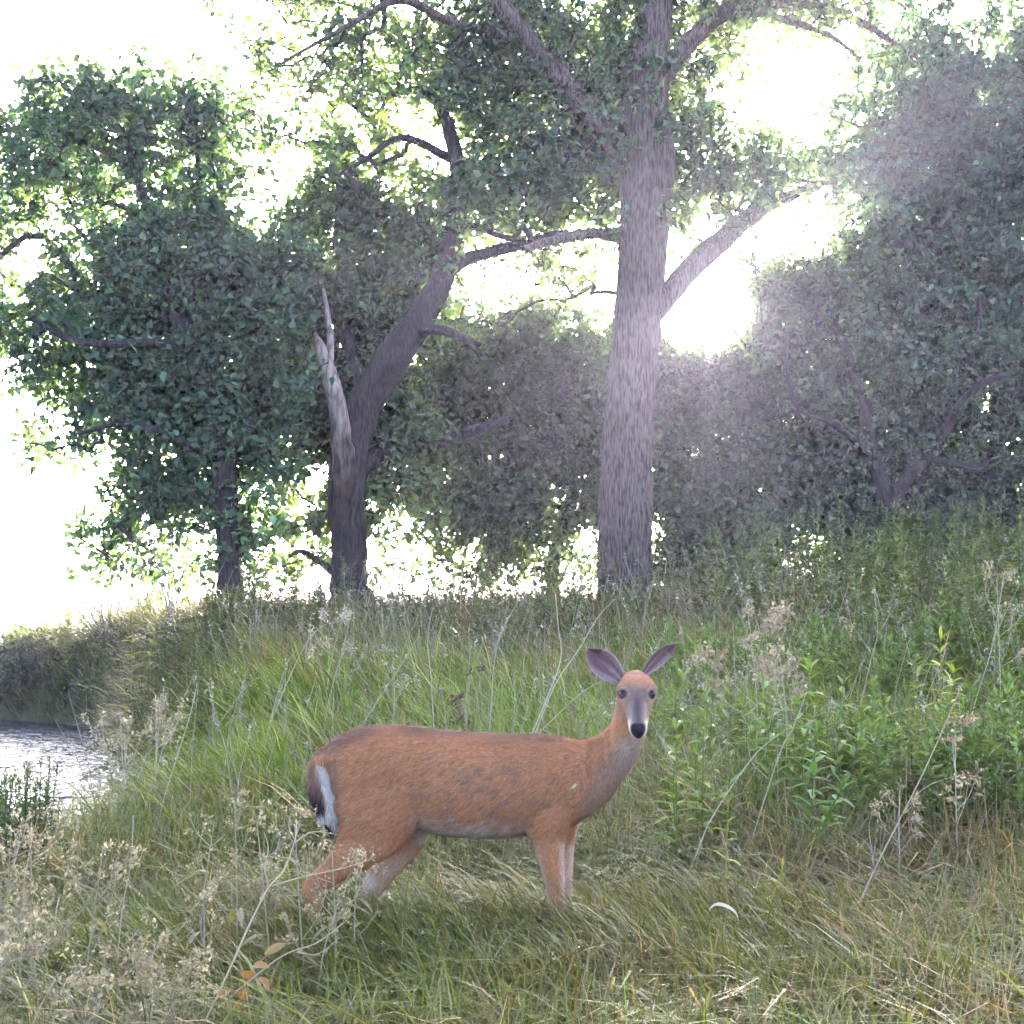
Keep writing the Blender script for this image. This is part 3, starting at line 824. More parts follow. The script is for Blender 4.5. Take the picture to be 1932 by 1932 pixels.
for sgn in (-1, 1):                                   # brow over each eye, cheek
    dm.add(*loft([(hp(.17, sgn * .046, .024), HS * .012, HU * .012, 2), (hp(.24, sgn * .054, .026), HS * .018, HU * .016, 2), (hp(.33, sgn * .052, .020), HS * .015, HU * .013, 2), (hp(.42, sgn * .042, .012), HS * .006, HU * .006, 2)], 14))
    dm.add(*loft([(hp(.90, sgn * .012, .018), HS * .008, HU * .008, 2), (hp(.955, sgn * .017, .016), HS * .013, HU * .012, 2), (hp(1.01, sgn * .016, .006), HS * .010, HU * .010, 2)], 14))
dm.add(*loft([(hp(.62, 0, -.042), HS * .016, HU * .012, 2), (hp(.80, 0, -.038), HS * .024, HU * .015, 2), (hp(.93, 0, -.030), HS * .022, HU * .014, 2), (hp(.985, 0, -.026), HS * .013, HU * .010, 2)], 16))
# legs
dm.add(*limb_loft([(1205, 760, -.085, .10, .05), (1210, 860, -.095, .085, .052), (1216, 950, -.095, .062, .046), (1226, 1040, -.093, .047, .038), (1240, 1130, -.09, .038, .031), (1248, 1200, -.09, .031, .028), (1252, 1240, -.09, .030, .029), (1254, 1290, -.09, .0245, .023), (1255, 1390, -.09, .0195, .019), (1258, 1465, -.09, .023, .021), (1270, 1505, -.09, .021, .02), (1284, 1550, -.09, .030, .023)]))
dm.add(*limb_loft([(1245, 800, .08, .085, .05), (1258, 900, .088, .068, .048), (1272, 990, .088, .048, .04), (1282, 1070, .086, .037, .033), (1286, 1150, .085, .030, .029), (1284, 1215, .085, .029, .028), (1282, 1290, .085, .022, .021), (1285, 1390, .085, .019, .019), (1290, 1465, .085, .022, .02), (1300, 1505, .085, .02, .02), (1315, 1545, .085, .029, .022)]))
dm.add(*limb_loft([(400, 640, -.09, .12, .06), (430, 760, -.105, .150, .066), (435, 850, -.11, .150, .068), (405, 935, -.11, .115, .062), (350, 1005, -.11, .082, .053), (290, 1065, -.108, .058, .044), (225, 1118, -.105, .044, .036), (165, 1165, -.10, .038, .031), (140, 1205, -.10, .034, .029), (150, 1265, -.10, .0275, .025), (170, 1360, -.10, .0225, .021), (188, 1450, -.10, .025, .023), (205, 1500, -.10, .022, .021), (225, 1548, -.10, .030, .023)]))
dm.add(*limb_loft([(520, 780, .09, .11, .06), (556, 880, .10, .105, .06), (556, 950, .10, .085, .056), (520, 1030, .10, .062, .046), (475, 1100, .10, .048, .037), (430, 1160, .10, .043, .032), (408, 1210, .10, .038, .03), (418, 1280, .10, .029, .026), (432, 1370, .10, .024, .022), (446, 1450, .10, .026, .023), (460, 1500, .10, .022, .021), (480, 1545, .10, .030, .023)]))
# tail
TAIL = [(225, 560, -.01, .022, .03), (192, 600, -.04, .032, .040), (184, 660, -.075, .040, .045), (190, 740, -.095, .046, .045), (206, 820, -.10, .040, .042), (226, 885, -.10, .028, .032), (238, 935, -.10, .010, .012)]
dm.add(*limb_loft(TAIL))
raw = bpy.data.objects.new('raw', dm.mesh('raw'))
COL.objects.link(raw)
md = raw.modifiers.new('r', 'REMESH'); md.mode = 'VOXEL'; md.voxel_size = .0062
md = raw.modifiers.new('s', 'SMOOTH'); md.factor = .5; md.iterations = 9
dg = bpy.context.evaluated_depsgraph_get()
tmp = bpy.data.meshes.new_from_object(raw.evaluated_get(dg))
bpy.data.objects.remove(raw)
nv = len(tmp.vertices)
bv = np.empty(nv * 3, np.float32); tmp.vertices.foreach_get('co', bv); bv = bv.reshape(-1, 3).astype(float)
bq = []; bt = []
for pl in tmp.polygons:
    (bq if len(pl.vertices) == 4 else bt).append(tuple(pl.vertices))
bpy.data.meshes.remove(tmp)

def outline_xy(P):
    """inverse of dp for points near the deer: outline units, ignoring depth"""
    P = np.asarray(P); cp, sp = math.cos(PITCH), math.sin(PITCH)
    dz = P[:, 2] - CAM_Z
    dep = P[:, 1] * cp + dz * sp
    px = 966 + F * P[:, 0] / dep; py = 966 - F * (dz * cp - P[:, 1] * sp) / dep
    return (px * 1.98758 - 1050) * 1.2075, (py * 1.98758 - 2350) * 1.2075

def seg_d(P, a, b):
    ab = b - a; t = np.clip(((P - a) @ ab) / ab.dot(ab), 0, 1)
    return np.linalg.norm(P - a - t[:, None] * ab, axis=1), t

def n3(P, s):
    return np.array([mnoise.noise(Vector((p[0] * s, p[1] * s, p[2] * s))) for p in P])

EYES = []
for ex_, ey_ in ((1546, 305), (1689, 303)):
    cx, cy = outline_xy(bv)
    k = np.hypot(cx - ex_, cy - ey_) < 9
    q = bv[k][np.argmin(bv[k][:, 1])] if k.any() else dp(ex_, ey_, -.12)
    EYES.append(q + np.array([0, .007, 0]))

def coat(P, N):
    cx, cy = outline_xy(P); lat = P[:, 1] - DEER_Y
    c = np.empty((len(P), 3)); c[:] = (.385, .172, .082)
    def mixin(col, w):
        nonlocal c
        w = np.clip(w, 0, 1)[:, None]; c = c * (1 - w) + np.array(col) * w
    na = n3(P * np.array([1, 1, 1.6]), 11); nb = n3(P * np.array([1.0, 1, 2.2]), 34); nc = n3(P, 5)
    is_body = (cy > 420) & (cx < 1480)
    # darker, greyer along the back; brighter red shoulder and haunch
    mixin((.15, .085, .066), (1 - smooth(0, 60, cy - np.interp(cx, [200, 450, 900, 1200, 1400], [545, 448, 482, 487, 522]))) * .85 * is_body * (cx < 1300))
    mixin((.46, .205, .095), smooth(.05, .5, nc) * .5)
    fl = np.exp(-((cx - 900) / 320) ** 2 - ((cy - 750) / 150) ** 2)
    mixin((.16, .105, .088), fl * np.clip(.20 + na * .9 + nb * 1.0, 0, 1) * .9)
    mixin((.20, .105, .07), np.clip(nb * 1.0 - .1, 0, .4) * is_body)
    # pale belly, inner legs
    bel = np.interp(cx, [560, 640, 740, 900, 1050, 1140, 1200], [950, 890, 905, 915, 918, 925, 960])
    mixin((.47, .40, .35), smooth(-60, 45, cy - bel + nb * 45) * smooth(570, 660, cx) * (1 - smooth(1080, 1150, cx)) * (cy < 985) * .9)
    mixin((.50, .40, .32), smooth(.35, .85, N[:, 1] * np.sign(-lat)) * smooth(950, 1080, cy) * .5)
    mixin((.50, .40, .33), smooth(.3, .9, np.abs(N[:, 0])) * smooth(930, 1020, cy) * (cx > 900) * .55)
    mixin((.60, .53, .48), (lat > .02) * np.exp(-((cx - 405) / 26) ** 2 - ((cy - 1165) / 48) ** 2) * .9)
    mixin((.33, .19, .13), smooth(1180, 1330, cy) * .5)
    # chest and throat greyer
    d_, t_ = seg_d(P, dp(1400, 860, -.02), dp(1610, 600, -.09))
    mixin((.25, .17, .125), (1 - smooth(.05, .11, d_)) * .75)
    d_, t_ = seg_d(P, dp(1600, 560, -.06), dp(1612, 640, -.05))
    mixin((.33, .25, .20), (1 - smooth(.03, .075, d_)) * .6)
    # tail: brown back, dark towards the tip, white edge next to the haunch
    ex = np.interp(cy, [560, 600, 660, 740, 820, 880, 935], [172, 168, 182, 200, 214, 235, 250])
    tp = np.array([dp(q[0], q[1], q[2]) for q in TAIL])
    td = np.min([seg_d(P, tp[i], tp[i + 1])[0] for i in range(len(tp) - 1)], axis=0)
    tl = (cy > 578) & (cy < 945) & (td < np.interp(cy, [575, 600, 660, 740, 820, 885, 935], [.03, .042, .049, .053, .049, .04, .03]))
    ex = ex - 6
    mixin((.50, .44, .40), tl * smooth(-10, 10, cx - ex))
    mixin((.26, .14, .10), tl * (1 - smooth(-10, 10, cx - ex)))
    mixin((.035, .022, .03), tl * (1 - smooth(-16, 12, cx - ex)) * smooth(670, 790, cy))
    mixin((.48, .42, .38), tl * smooth(825, 850, cy) * (1 - smooth(-2, 10, (cy - 870))))
    mixin((.03, .02, .03), tl * (np.hypot(cx - 215, (cy - 905) * .8) < 20))
    # haunch fringe behind the tail is greyish
    mixin((.22, .15, .12), (np.exp(-((cx - 240) / 42) ** 2 - ((cy - 720) / 120) ** 2)) * .7 * (1 - tl))
    # head
    rel = P - HP0
    t = rel @ HA / HL; s_ = rel @ HS; u = rel @ HU
    hd = (t > -.25) & (t < 1.2) & (np.abs(s_) < .1) & (np.abs(u) < .085) & (cy < 560) & (cx > 1490)
    h = hd.astype(float)
    mixin((.28, .15, .095), h)
    mixin((.40, .17, .095), h * np.exp(-((t - .12) / .13) ** 2) * smooth(-.01, .03, u))
    mixin((.20, .115, .105), h * np.exp(-((t + .01) / .07) ** 2 - (s_ / .022) ** 2) * .7)
    mixin((.155, .098, .08), h * smooth(.30, .42, t) * smooth(-.02, .03, u) * (1 - smooth(.034, .048, np.abs(s_))))
    mixin((.23, .165, .14), h * smooth(.46, .58, t) * np.exp(-((np.abs(s_) - .026) / .011) ** 2) * .9)
    mixin((.075, .055, .06), h * smooth(.44, .56, t) * np.exp(-(s_ / .0125) ** 2) * smooth(0, .02, u))
    mixin((.36, .25, .19), h * smooth(.2, .5, t) * (1 - smooth(-.045, -.02, u)) * .5)
    for E in EYES:
        de = np.linalg.norm((P - E) * np.array([1, .6, 1.1]), axis=1)
        mixin((.30, .21, .16), h * np.exp(-((de - .0225) / .005) ** 2) * .4)
        mixin((.05, .035, .035), h * (1 - smooth(.0155, .020, de)))
    dx = np.abs(cx - 1621)
    front = h * (N[:, 1] < .25)
    nw = np.interp(cy, [432, 440, 452, 470, 486, 498, 508], [8, 26, 35, 34, 27, 19, 5])
    mixin((.50, .43, .37), front * smooth(412, 434, cy) * smooth(-6, 6, dx - np.interp(cy, [400, 440, 520], [24, 36, 12])))
    mixin((.52, .46, .42), front * smooth(478, 496, cy))
    mixin((.018, .014, .02), front * (1 - smooth(-4, 4, dx - nw)) * smooth(432, 442, cy) * (1 - smooth(504, 510, cy)))
    # a pale burr caught on the shoulder
    mixin((.75, .62, .30), (1 - smooth(5, 13, np.hypot(cx - 1340, cy - 718))) * .8 * (lat < 0))
    # hooves
    mixin((.05, .045, .04), smooth(1510, 1525, cy))
    return np.clip(c * np.array([1.30, 1.25, 1.08]), 0, .70) * (1 + .10 * nb[:, None])

def vnormals(V, Q, T):
    N = np.zeros_like(V)
    for f in (np.array(Q).reshape(-1, 4), np.array(T).reshape(-1, 3)):
        if len(f):
            fn = np.cross(V[f[:, 2]] - V[f[:, 0]], V[f[:, -1]] - V[f[:, 1]]) if f.shape[1] == 4 else np.cross(V[f[:, 1]] - V[f[:, 0]], V[f[:, 2]] - V[f[:, 0]])
            for k in range(f.shape[1]): np.add.at(N, f[:, k], fn)
    return N / (np.linalg.norm(N, axis=1)[:, None] + 1e-9)
BN = vnormals(bv, bq, bt)
BC = coat(bv, BN)
body = MB(); body.add(bv, np.array(bq), np.array(bt) if bt else None, BC)

# ears: cupped shells, open towards the camera
def ear(base, tip, wide, face, roll):
    ax = tip - base; Lh = np.linalg.norm(ax); ax /= Lh
    f = face - ax * face.dot(ax); f /= np.linalg.norm(f); sd = np.cross(ax, f)
    S = np.linspace(0, 1, 22); U = np.linspace(-1, 1, 13)
    w = np.interp(S, [0, .1, .25, .45, .65, .82, .93, 1], [.42, .58, .82, 1, .97, .68, .30, .02]) * wide
    w = np.convolve(np.r_[w[0], w, w[-1]], [.25, .5, .25], 'valid')
    V = []; C = []; q = []
    for back in (0, 1):
        for i, s in enumerate(S):
            for u in U:
                dep = -(.62 * w[i]) * (1 - u * u) * (1 - .3 * s) - back * .006 * (1 - .8 * abs(u) ** 3)
                p_ = base + ax * s * Lh + sd * w[i] * u * (1 + .12 * (1 - s)) + f * (dep + .25 * wide * s) + sd * roll * s * s * wide
                V.append(p_)
                if back: C.append((.24, .15, .12) if abs(u) < .9 else (.10, .07, .07))
                else:
                    k = min(1, max(0, (abs(u) - .55) / .4))
                    c = np.array((.17, .09, .082)) * (1 - k) + np.array((.26, .165, .14)) * k
                    streak = max(0, math.sin(u * 9 + s * 3)) * max(0, 1 - s * 1.25) * .9
                    c = c * (1 - streak) + np.array((.36, .26, .235)) * streak
                    if abs(u) > .93 or s > .96: c = np.array((.46, .36, .32))
                    if s > .75 and u > .2: c = c * .55
                    C.append(tuple(c))
    m = len(U); nS = len(S)
    for i in range(nS - 1):
        for j in range(m - 1):
            a = i * m + j
            q.append((a, a + 1, a + m + 1, a + m)); o = nS * m
            q.append((o + a, o + a + m, o + a + m + 1, o + a + 1))
        for e in (0, m - 1):
            a = i * m + e; o = nS * m
            q.append((a, a + m, o + a + m, o + a) if e == 0 else (a, o + a, o + a + m, a + m))
    body.add(np.array(V), np.array(q), None, np.array(C))
    return np.array(V)
ear(dp(1545, 246, -.065), dp(1397, 90, -.075), .045, np.array([-.15, -1., .1]), -.25)
ear(dp(1652, 212, -.065), dp(1782, 66, -.06), .033, np.array([.75, -.75, .0]), .2)

DEER_BASE = np.array([dp(750, 1549)[0], DEER_Y, float(ground_z(dp(750, 1549)[0], DEER_Y))])
deer = thing('deer', 'reddish brown doe standing side-on in the grass, head turned to face the camera', 'deer', DEER_BASE)
bo = obj('body', body.mesh('body', True, DEER_BASE), M['skin'], deer)
for C in EYES:
    mb = MB()
    mb.add(*loft([(C + Y_ * .012 * math.cos(a), X_ * max(.0004, .0125 * math.sin(a)), Z_ * max(.0004, .0145 * math.sin(a)), 2) for a in np.linspace(math.pi, 0, 11)], 20, 22))
    obj('eye', mb.mesh('eye', True, DEER_BASE), M['eye'], deer)

# short hair over the coat
def fur(count):
    Q = np.array(bq)
    ar = np.linalg.norm(np.cross(bv[Q[:, 2]] - bv[Q[:, 0]], bv[Q[:, 3]] - bv[Q[:, 1]]), axis=1)
    f = Q[rng.choice(len(Q), count, p=ar / ar.sum())]
    a, b = rng.random((count, 1)), rng.random((count, 1))
    P = (bv[f[:, 0]] * (1 - a) + bv[f[:, 1]] * a) * (1 - b) + (bv[f[:, 3]] * (1 - a) + bv[f[:, 2]] * a) * b
    N = BN[f[:, 0]] * .5 + BN[f[:, 2]] * .5; N /= np.linalg.norm(N, axis=1)[:, None]
    c = BC[f[:, 0]]
    t = (P - HP0) @ HA / HL
    cx, cy = outline_xy(P)
    onhead = (cx > 1500) & (cy < 545)
    flow = np.empty((count, 3)); flow[:] = (-.9, 0, -.55)
    legs = cy > 960
    flow[legs] = (-.15, 0, -1)
    nk = (cx > 1380) & (cy < 700) & ~onhead
    flow[nk] = (-.4, .1, -.9)
    flow[onhead] = -HA
    tl = (cx < 255) & (cy > 580) & (cy < 945); flow[tl] = (.15, 0, -1)
    flow = flow + rng.normal(0, .16, (count, 3))
    flow -= N * np.sum(flow * N, 1)[:, None]; flow /= np.linalg.norm(flow, axis=1)[:, None] + 1e-9
    L = rng.uniform(.013, .026, count) * np.where(onhead, .38, 1) * np.where(legs, .6, 1) * np.where(tl, 1.5, 1)
    L = L * np.where(onhead & (t > .8), .25, 1)
    d = flow * .93 + N * rng.uniform(.14, .5, (count, 1))
    side = np.cross(d, N); side /= np.linalg.norm(side, axis=1)[:, None] + 1e-9
    w = rng.uniform(.0010, .0022, count)[:, None] * np.where(onhead, .6, 1)[:, None]
    P = P - N * .001
    V = np.stack([P - side * w, P + side * w, P + d * L[:, None]], 1).reshape(-1, 3)
    T = np.arange(count * 3).reshape(-1, 3)
    cc = np.repeat(c * np.exp(rng.normal(0, 1, count) * np.where(onhead, .10, .20))[:, None], 3, axis=0)
    return mesh_np('fur', V - DEER_BASE, None, T, np.clip(cc, 0, .9))
tag(obj('fur', fur(110000), M['fur'], deer), kind='stuff')

# ------------------------------------------------------------------ single plants
def gpos(px, Y):
    x = (px - 966) / F * Y
    return np.array([x, Y, float(ground_z(x, Y))])

def top_h(px, py, Y):
    b = gpos(px, Y)
    return at(px, py, Y)[2] - b[2]

DRY = np.array([.50, .38, .24]); PALE = np.array([.66, .56, .40]); SEED = np.array([.44, .36, .19]); SEEDL = np.array([.55, .46, .25])

def fluff(mb, C, r, col, n, g, size=.012):
    P = C + g.normal(0, 1, (n, 3)) * r * .55
    V, Q, c = leaves_np(P, size, col, .22, .06, .2, .6, g)
    mb.add(V, Q, None, c)

def dry_weed(label, px, Y, py_top, lean=(0, 0), spread=.5, nb=7, seed=0, heads=14, hr=.022, col=DRY, scol=SEED, group=None, name='dry_weed', stem_r=.0035, leafy=0):
    g = np.random.default_rng(seed)
    b = gpos(px, Y); h = max(.12, at(px, py_top, Y)[2] - b[2])
    root = thing(name, label, 'weed', b - np.array([0, 0, .03]), group=group)
    o = b - np.array([0, 0, .03])
    tip = b + np.array([lean[0], lean[1], h])
    mid = b + np.array([lean[0] * .35, lean[1] * .35, h * .52]) + g.normal(0, .02 * h, 3)
    st = spline([o, mid, tip], 14)
    mb = MB(); mb.add(*tube(st, np.linspace(stem_r, stem_r * .4, 14), 6), c=col)
    obj('stem', mb.mesh('stem', True, o), M['stalk'], root)
    sd = MB(); br = MB()
    ends = [tip]
    for i in range(nb):
        f = g.uniform(.42, .97); p0 = st[int(f * 13)]
        a = g.uniform(0, 6.28); ln = spread * h * (1.15 - f) * g.uniform(.6, 1.2) + .03
        e = p0 + np.array([math.cos(a) * ln, math.sin(a) * ln, ln * g.uniform(.7, 1.5)])
        m = (p0 + e) / 2 + np.array([math.cos(a), math.sin(a), -.5]) * ln * .15
        pts = spline([p0, m, e], 7)
        br.add(*tube(pts, np.linspace(stem_r * .55, stem_r * .25, 7), 4), c=col * g.uniform(.8, 1.1))
        ends.append(e)
        for _ in range(2):
            q0 = pts[g.integers(2, 6)]; a2 = a + g.normal(0, 1.0)
            q1 = q0 + np.array([math.cos(a2), math.sin(a2), g.uniform(.5, 1.4)]) * ln * .4
            br.add(*tube(np.array([q0, (q0 + q1) / 2 + g.normal(0, .004, 3), q1]), [stem_r * .3, stem_r * .25, stem_r * .2], 3), c=col * g.uniform(.8, 1.1))
            ends.append(q1)
    if br.n: tag(obj('side_stems', br.mesh('side_stems', True, o), M['stalk'], root), kind='stuff')
    for e in ends:
        if heads: fluff(sd, e, hr * g.uniform(.6, 1.25), scol * g.uniform(.75, 1.2), heads, g, hr * .85)
    if sd.n: tag(obj('seed_heads', sd.mesh('seed_heads', False, o), M['fluff'], root), kind='stuff')
    if leafy:
        lv = MB()
        for i in range(leafy):
            f = g.uniform(.1, .85); a = g.uniform(0, 6.28)
            lance(lv, st[int(f * 13)], np.array([math.cos(a), math.sin(a), g.uniform(-.2, .6)]), Z_, h * .22 * g.uniform(.6, 1.2), h * .035, col * np.array([.7, .75, .6]) * g.uniform(.6, 1.2), .5)
        tag(obj('withered_leaves', lv.mesh('withered_leaves', False, o), M['weed'], root), kind='stuff')
    return root

def leafy_weed(label, px, Y, py_top, lean=(0, 0), nleaf=30, ll=.11, lw=.022, col=(.10, .17, .045), seed=0, single=True, group=None, name='leafy_weed', tops=1):
    g = np.random.default_rng(seed)
    b = gpos(px, Y); h = max(.15, at(px, py_top, Y)[2] - b[2]); o = b - np.array([0, 0, .03])
    root = thing(name, label, 'weed', o, group=group)
    fol = MB(); col = np.array(col) * np.array([1.75, 1.4, 1.1])
    for k in range(tops):
        off = g.normal(0, .07, 3) * (k > 0); off[2] = 0; hh = h * (1 if k == 0 else g.uniform(.65, .95))
        tip = b + np.array([lean[0], lean[1], hh]) + off * 2
        st = spline([o + off * .5, b + np.array([lean[0] * .3, lean[1] * .3, hh * .5]) + off + g.normal(0, .01, 3), tip], 16)
        mb = MB(); mb.add(*tube(st, np.linspace(.0045, .0015, 16), 6), c=col * .8)
        obj('stem', mb.mesh('stem', True, o), M['weed'], root)
        for i in range(nleaf):
            f = .22 + .78 * (i + g.random()) / nleaf
            a = i * 2.4 + g.normal(0, .3); el = g.uniform(.15, .75) + .5 * (f > .9)
            d = np.array([math.cos(a) * math.cos(el), math.sin(a) * math.cos(el), math.sin(el)])
            mb = MB() if single else fol
            lance(mb, st[min(15, int(f * 15))], d, Z_, 1.05 * ll * (1.2 - .65 * f) * g.uniform(.75, 1.15), 1.05 * lw * (1.15 - .5 * f) * g.uniform(.8, 1.15), col * .95 * np.exp(g.normal(0, .16)) * np.exp(g.normal(0, 1) * np.array([.08, 0, -.08])), g.uniform(.1, .5))
            if single: obj('leaf', mb.mesh('leaf', True, o), M['weed'], root)
    if fol.n: tag(obj('foliage', fol.mesh('foliage', True, o), M['weed'], root), kind='stuff')
    return root

def bare_stalk(label, rows, cat='stalk', name='bare_stalk', col=PALE, r=.004, side=(), heads=None, group=None, seed=0):
    """rows: px, py, depth along the stalk from its foot up"""
    g = np.random.default_rng(seed)
    P = [at(*q) for q in rows]
    foot = P[0].copy(); gz = float(ground_z(foot[0], foot[1]))
    d = (P[0] - P[1]) / np.linalg.norm(P[0] - P[1])
    for k in range(60):
        if P[0][2] < float(ground_z(P[0][0], P[0][1])) - .02: break
        if k % 6 == 5: P = [P[0] + d * .03] + P
        else: P[0] = P[0] + d * .03
        d = d * .97 + np.array([0, 0, -.05]); d /= np.linalg.norm(d)
    o = P[0]
    root = thing(name, label, cat, o, group=group)
    P = [q + g.normal(0, r * 2.2, 3) * (0 < i < len(P) - 1) for i, q in enumerate(P)]; st = spline(P, 8 * len(P)); mb = MB(); mb.add(*tube(st, np.linspace(r, r * .45, len(st)), 6), c=col)
    obj('stem', mb.mesh('stem', True, o), M['stalk'], root)
    ends = [st[-1]]
    for sp_ in side:
        Q = spline([at(*q) for q in sp_], 14); mb = MB(); mb.add(*tube(Q, np.linspace(r * .65, r * .35, 14), 5), c=col * .95)
        obj('branch', mb.mesh('branch', True, o), M['stalk'], root); ends.append(Q[-1])
    if heads:
        sd = MB()
        for e in ends:
            for _ in range(heads[0]): fluff(sd, e + g.normal(0, 1, 3) * heads[1], heads[2], heads[3] * g.uniform(.75, 1.2), 12, g, heads[2] * .7)
        tag(obj('seed_heads', sd.mesh('seed_heads', False, o), M['fluff'], root), kind='stuff')
    return root

# front left: pale stalk with forked top, tan seeding weeds
bare_stalk('long pale forked dead stalk slanting up from the bottom edge, left of the deer', [(388, 1940, 3.7), (430, 1840, 3.75), (470, 1750, 3.8), (508, 1678, 3.85), (535, 1640, 3.9), (556, 1590, 3.95), (560, 1550, 4.0)], r=.0032, col=np.array([.46, .35, .20]),
  side=[[(508, 1678, 3.85), (500, 1640, 3.85), (506, 1600, 3.85), (498, 1570, 3.85)], [(556, 1590, 3.95), (590, 1570, 4), (640, 1575, 4.05)], [(512, 1672, 3.85), (570, 1655, 3.9), (640, 1640, 3.95), (690, 1625, 4)], [(556, 1585, 3.95), (545, 1560, 3.95), (548, 1535, 3.95)]],
  heads=(6, .03, .011, SEEDL * .8), seed=2)
bare_stalk('thin straight dry stem standing tall at the left, behind the seeding clumps', [(218, 1860, 4.4), (228, 1740, 4.4), (240, 1630, 4.4), (252, 1540, 4.4)], r=.0028, col=np.array([.40, .33, .2]))
bare_stalk('low pale twig running up to the doe near hind foot', [(440, 1880, 3.9), (520, 1820, 3.95), (590, 1780, 4.0), (650, 1740, 4.05)], r=.003, col=np.array([.42, .31, .19]), side=[[(560, 1797, 3.97), (600, 1800, 3.97), (640, 1770, 4)]], heads=(4, .02, .01, SEED), seed=8)
k = 0
for px, Y, pt, lab in [
    (25, 4.1, 1590, 'tan seeding weed at the very left edge, below the water'),
    (95, 4.2, 1575, 'tan seeding weed near the left edge with a broad bushy top'),
    (160, 4.25, 1600, 'tan seeding weed at the right of the left-edge clump'),
    (60, 4.0, 1665, 'shorter seeding weed in front of the left-edge clump'),
    (20, 3.6, 1760, 'tan seeding weed in the bottom left corner'),
    (100, 3.8, 1740, 'seeding weed just above the bottom left corner'),
    (210, 3.6, 1835, 'low seeding weed at the bottom edge, left of the pale stalk'),
    (290, 3.65, 1810, 'low bushy seeding weed at the bottom, between two others'),
    (350, 3.7, 1830, 'low seeding weed touching the pale forked stalk'),
    (385, 4.5, 1545, 'tall seeding weed with tan tufts left of the doe tail'),
    (458, 4.5, 1510, 'tallest tan-tufted weed left of the doe'),
    (530, 4.45, 1555, 'tan-tufted weed just behind the pale forked stalk'),
    (590, 4.4, 1560, 'tan-tufted weed in front of the doe tail tip'),
    (640, 4.4, 1600, 'tan tufted weed in front of the doe near hind leg'),
    (680, 4.45, 1640, 'short tufted weed between the doe hind legs'),
    (600, 4.2, 1700, 'short seeding weed at the doe near hind foot'),
    (395, 4.3, 1690, 'short brownish weed left of the orange leaves')]:
    k += 1
    dry_weed(lab, px, Y, pt, lean=(rng.normal(0, .04), rng.normal(0, .04)), spread=.42 if px < 380 else .3, nb=12 if px < 380 else 6, seed=60 + k, heads=9, hr=.016 if px < 380 else .014, col=np.array([.36, .29, .17]), scol=(SEEDL if k % 2 else SEED) * .85, group='seeding weeds in front of and behind the pale stalk', name='seeding_weed', leafy=8)

# orange leaves low in front
ob = gpos(450, 3.95)
root = thing('orange_leaved_plant', 'small plant with orange autumn leaves beside the pale forked stalk', 'plant', ob - np.array([0, 0, .03]))
mb = MB(); st = spline([ob - np.array([0, 0, .03]), at(470, 1850, 3.95), at(505, 1800, 3.95)], 10); mb.add(*tube(st, np.linspace(.004, .002, 10), 5), c=(.35, .2, .1))
obj('stem', mb.mesh('stem', True, ob), M['stalk'], root).location = (0, 0, .03)
for i, (px, py, dx, dz, L_, cc) in enumerate([(440, 1868, -1, -.25, .055, (.62, .25, .07)), (455, 1838, 1, -.12, .06, (.66, .24, .06)), (478, 1822, 1, .25, .06, (.60, .32, .10)), (425, 1895, 1, .1, .06, (.55, .2, .06)), (500, 1800, .8, .3, .05, (.55, .35, .15)), (490, 1845, 1, -.3, .045, (.58, .28, .1)), (470, 1880, -.8, .1, .045, (.6, .22, .07))]):
    mb = MB(); lance(mb, at(px, py, 3.93), np.array([dx, -.3 + .5 * math.sin(i * 2.1), dz + .25 * math.sin(i * 3.3)]), np.array([.5 * math.sin(i * 1.7), -.6, .6 + .4 * math.cos(i * 2.6)]), L_ * (1.0 + .25 * math.sin(i * 5)), .024, np.array(cc) * (.75 + .2 * math.cos(i * 4)), .35)
    obj('leaf', mb.mesh('leaf', True, ob), M['weed'], root).location = (0, 0, .03)

# curled pale blade right of the forefeet
cb = gpos(1345, 4.75)
root = thing('curled_blade', 'curled white dead grass blade lying on the turf right of the forefeet', 'blade', cb)
P = spline([at(1330, 1760, 4.75), at(1338, 1718, 4.74), at(1352, 1706, 4.72), at(1372, 1710, 4.71), at(1388, 1722, 4.70), at(1394, 1738, 4.70)], 26)
w = np.interp(np.linspace(0, 1, 26), [0, .25, .5, .85, 1], [.0015, .004, .006, .004, .001])
mb = MB(); V = np.concatenate([P - np.outer(w, [.2, .3, .9]), P + np.outer(w, [.2, .3, .9])]); i = np.arange(25)
mb.add(V, np.stack([i, i + 1, 26 + i + 1, 26 + i], 1), None, (.56, .49, .40)); obj('blade', mb.mesh('blade', True, cb), M['weed'], root)

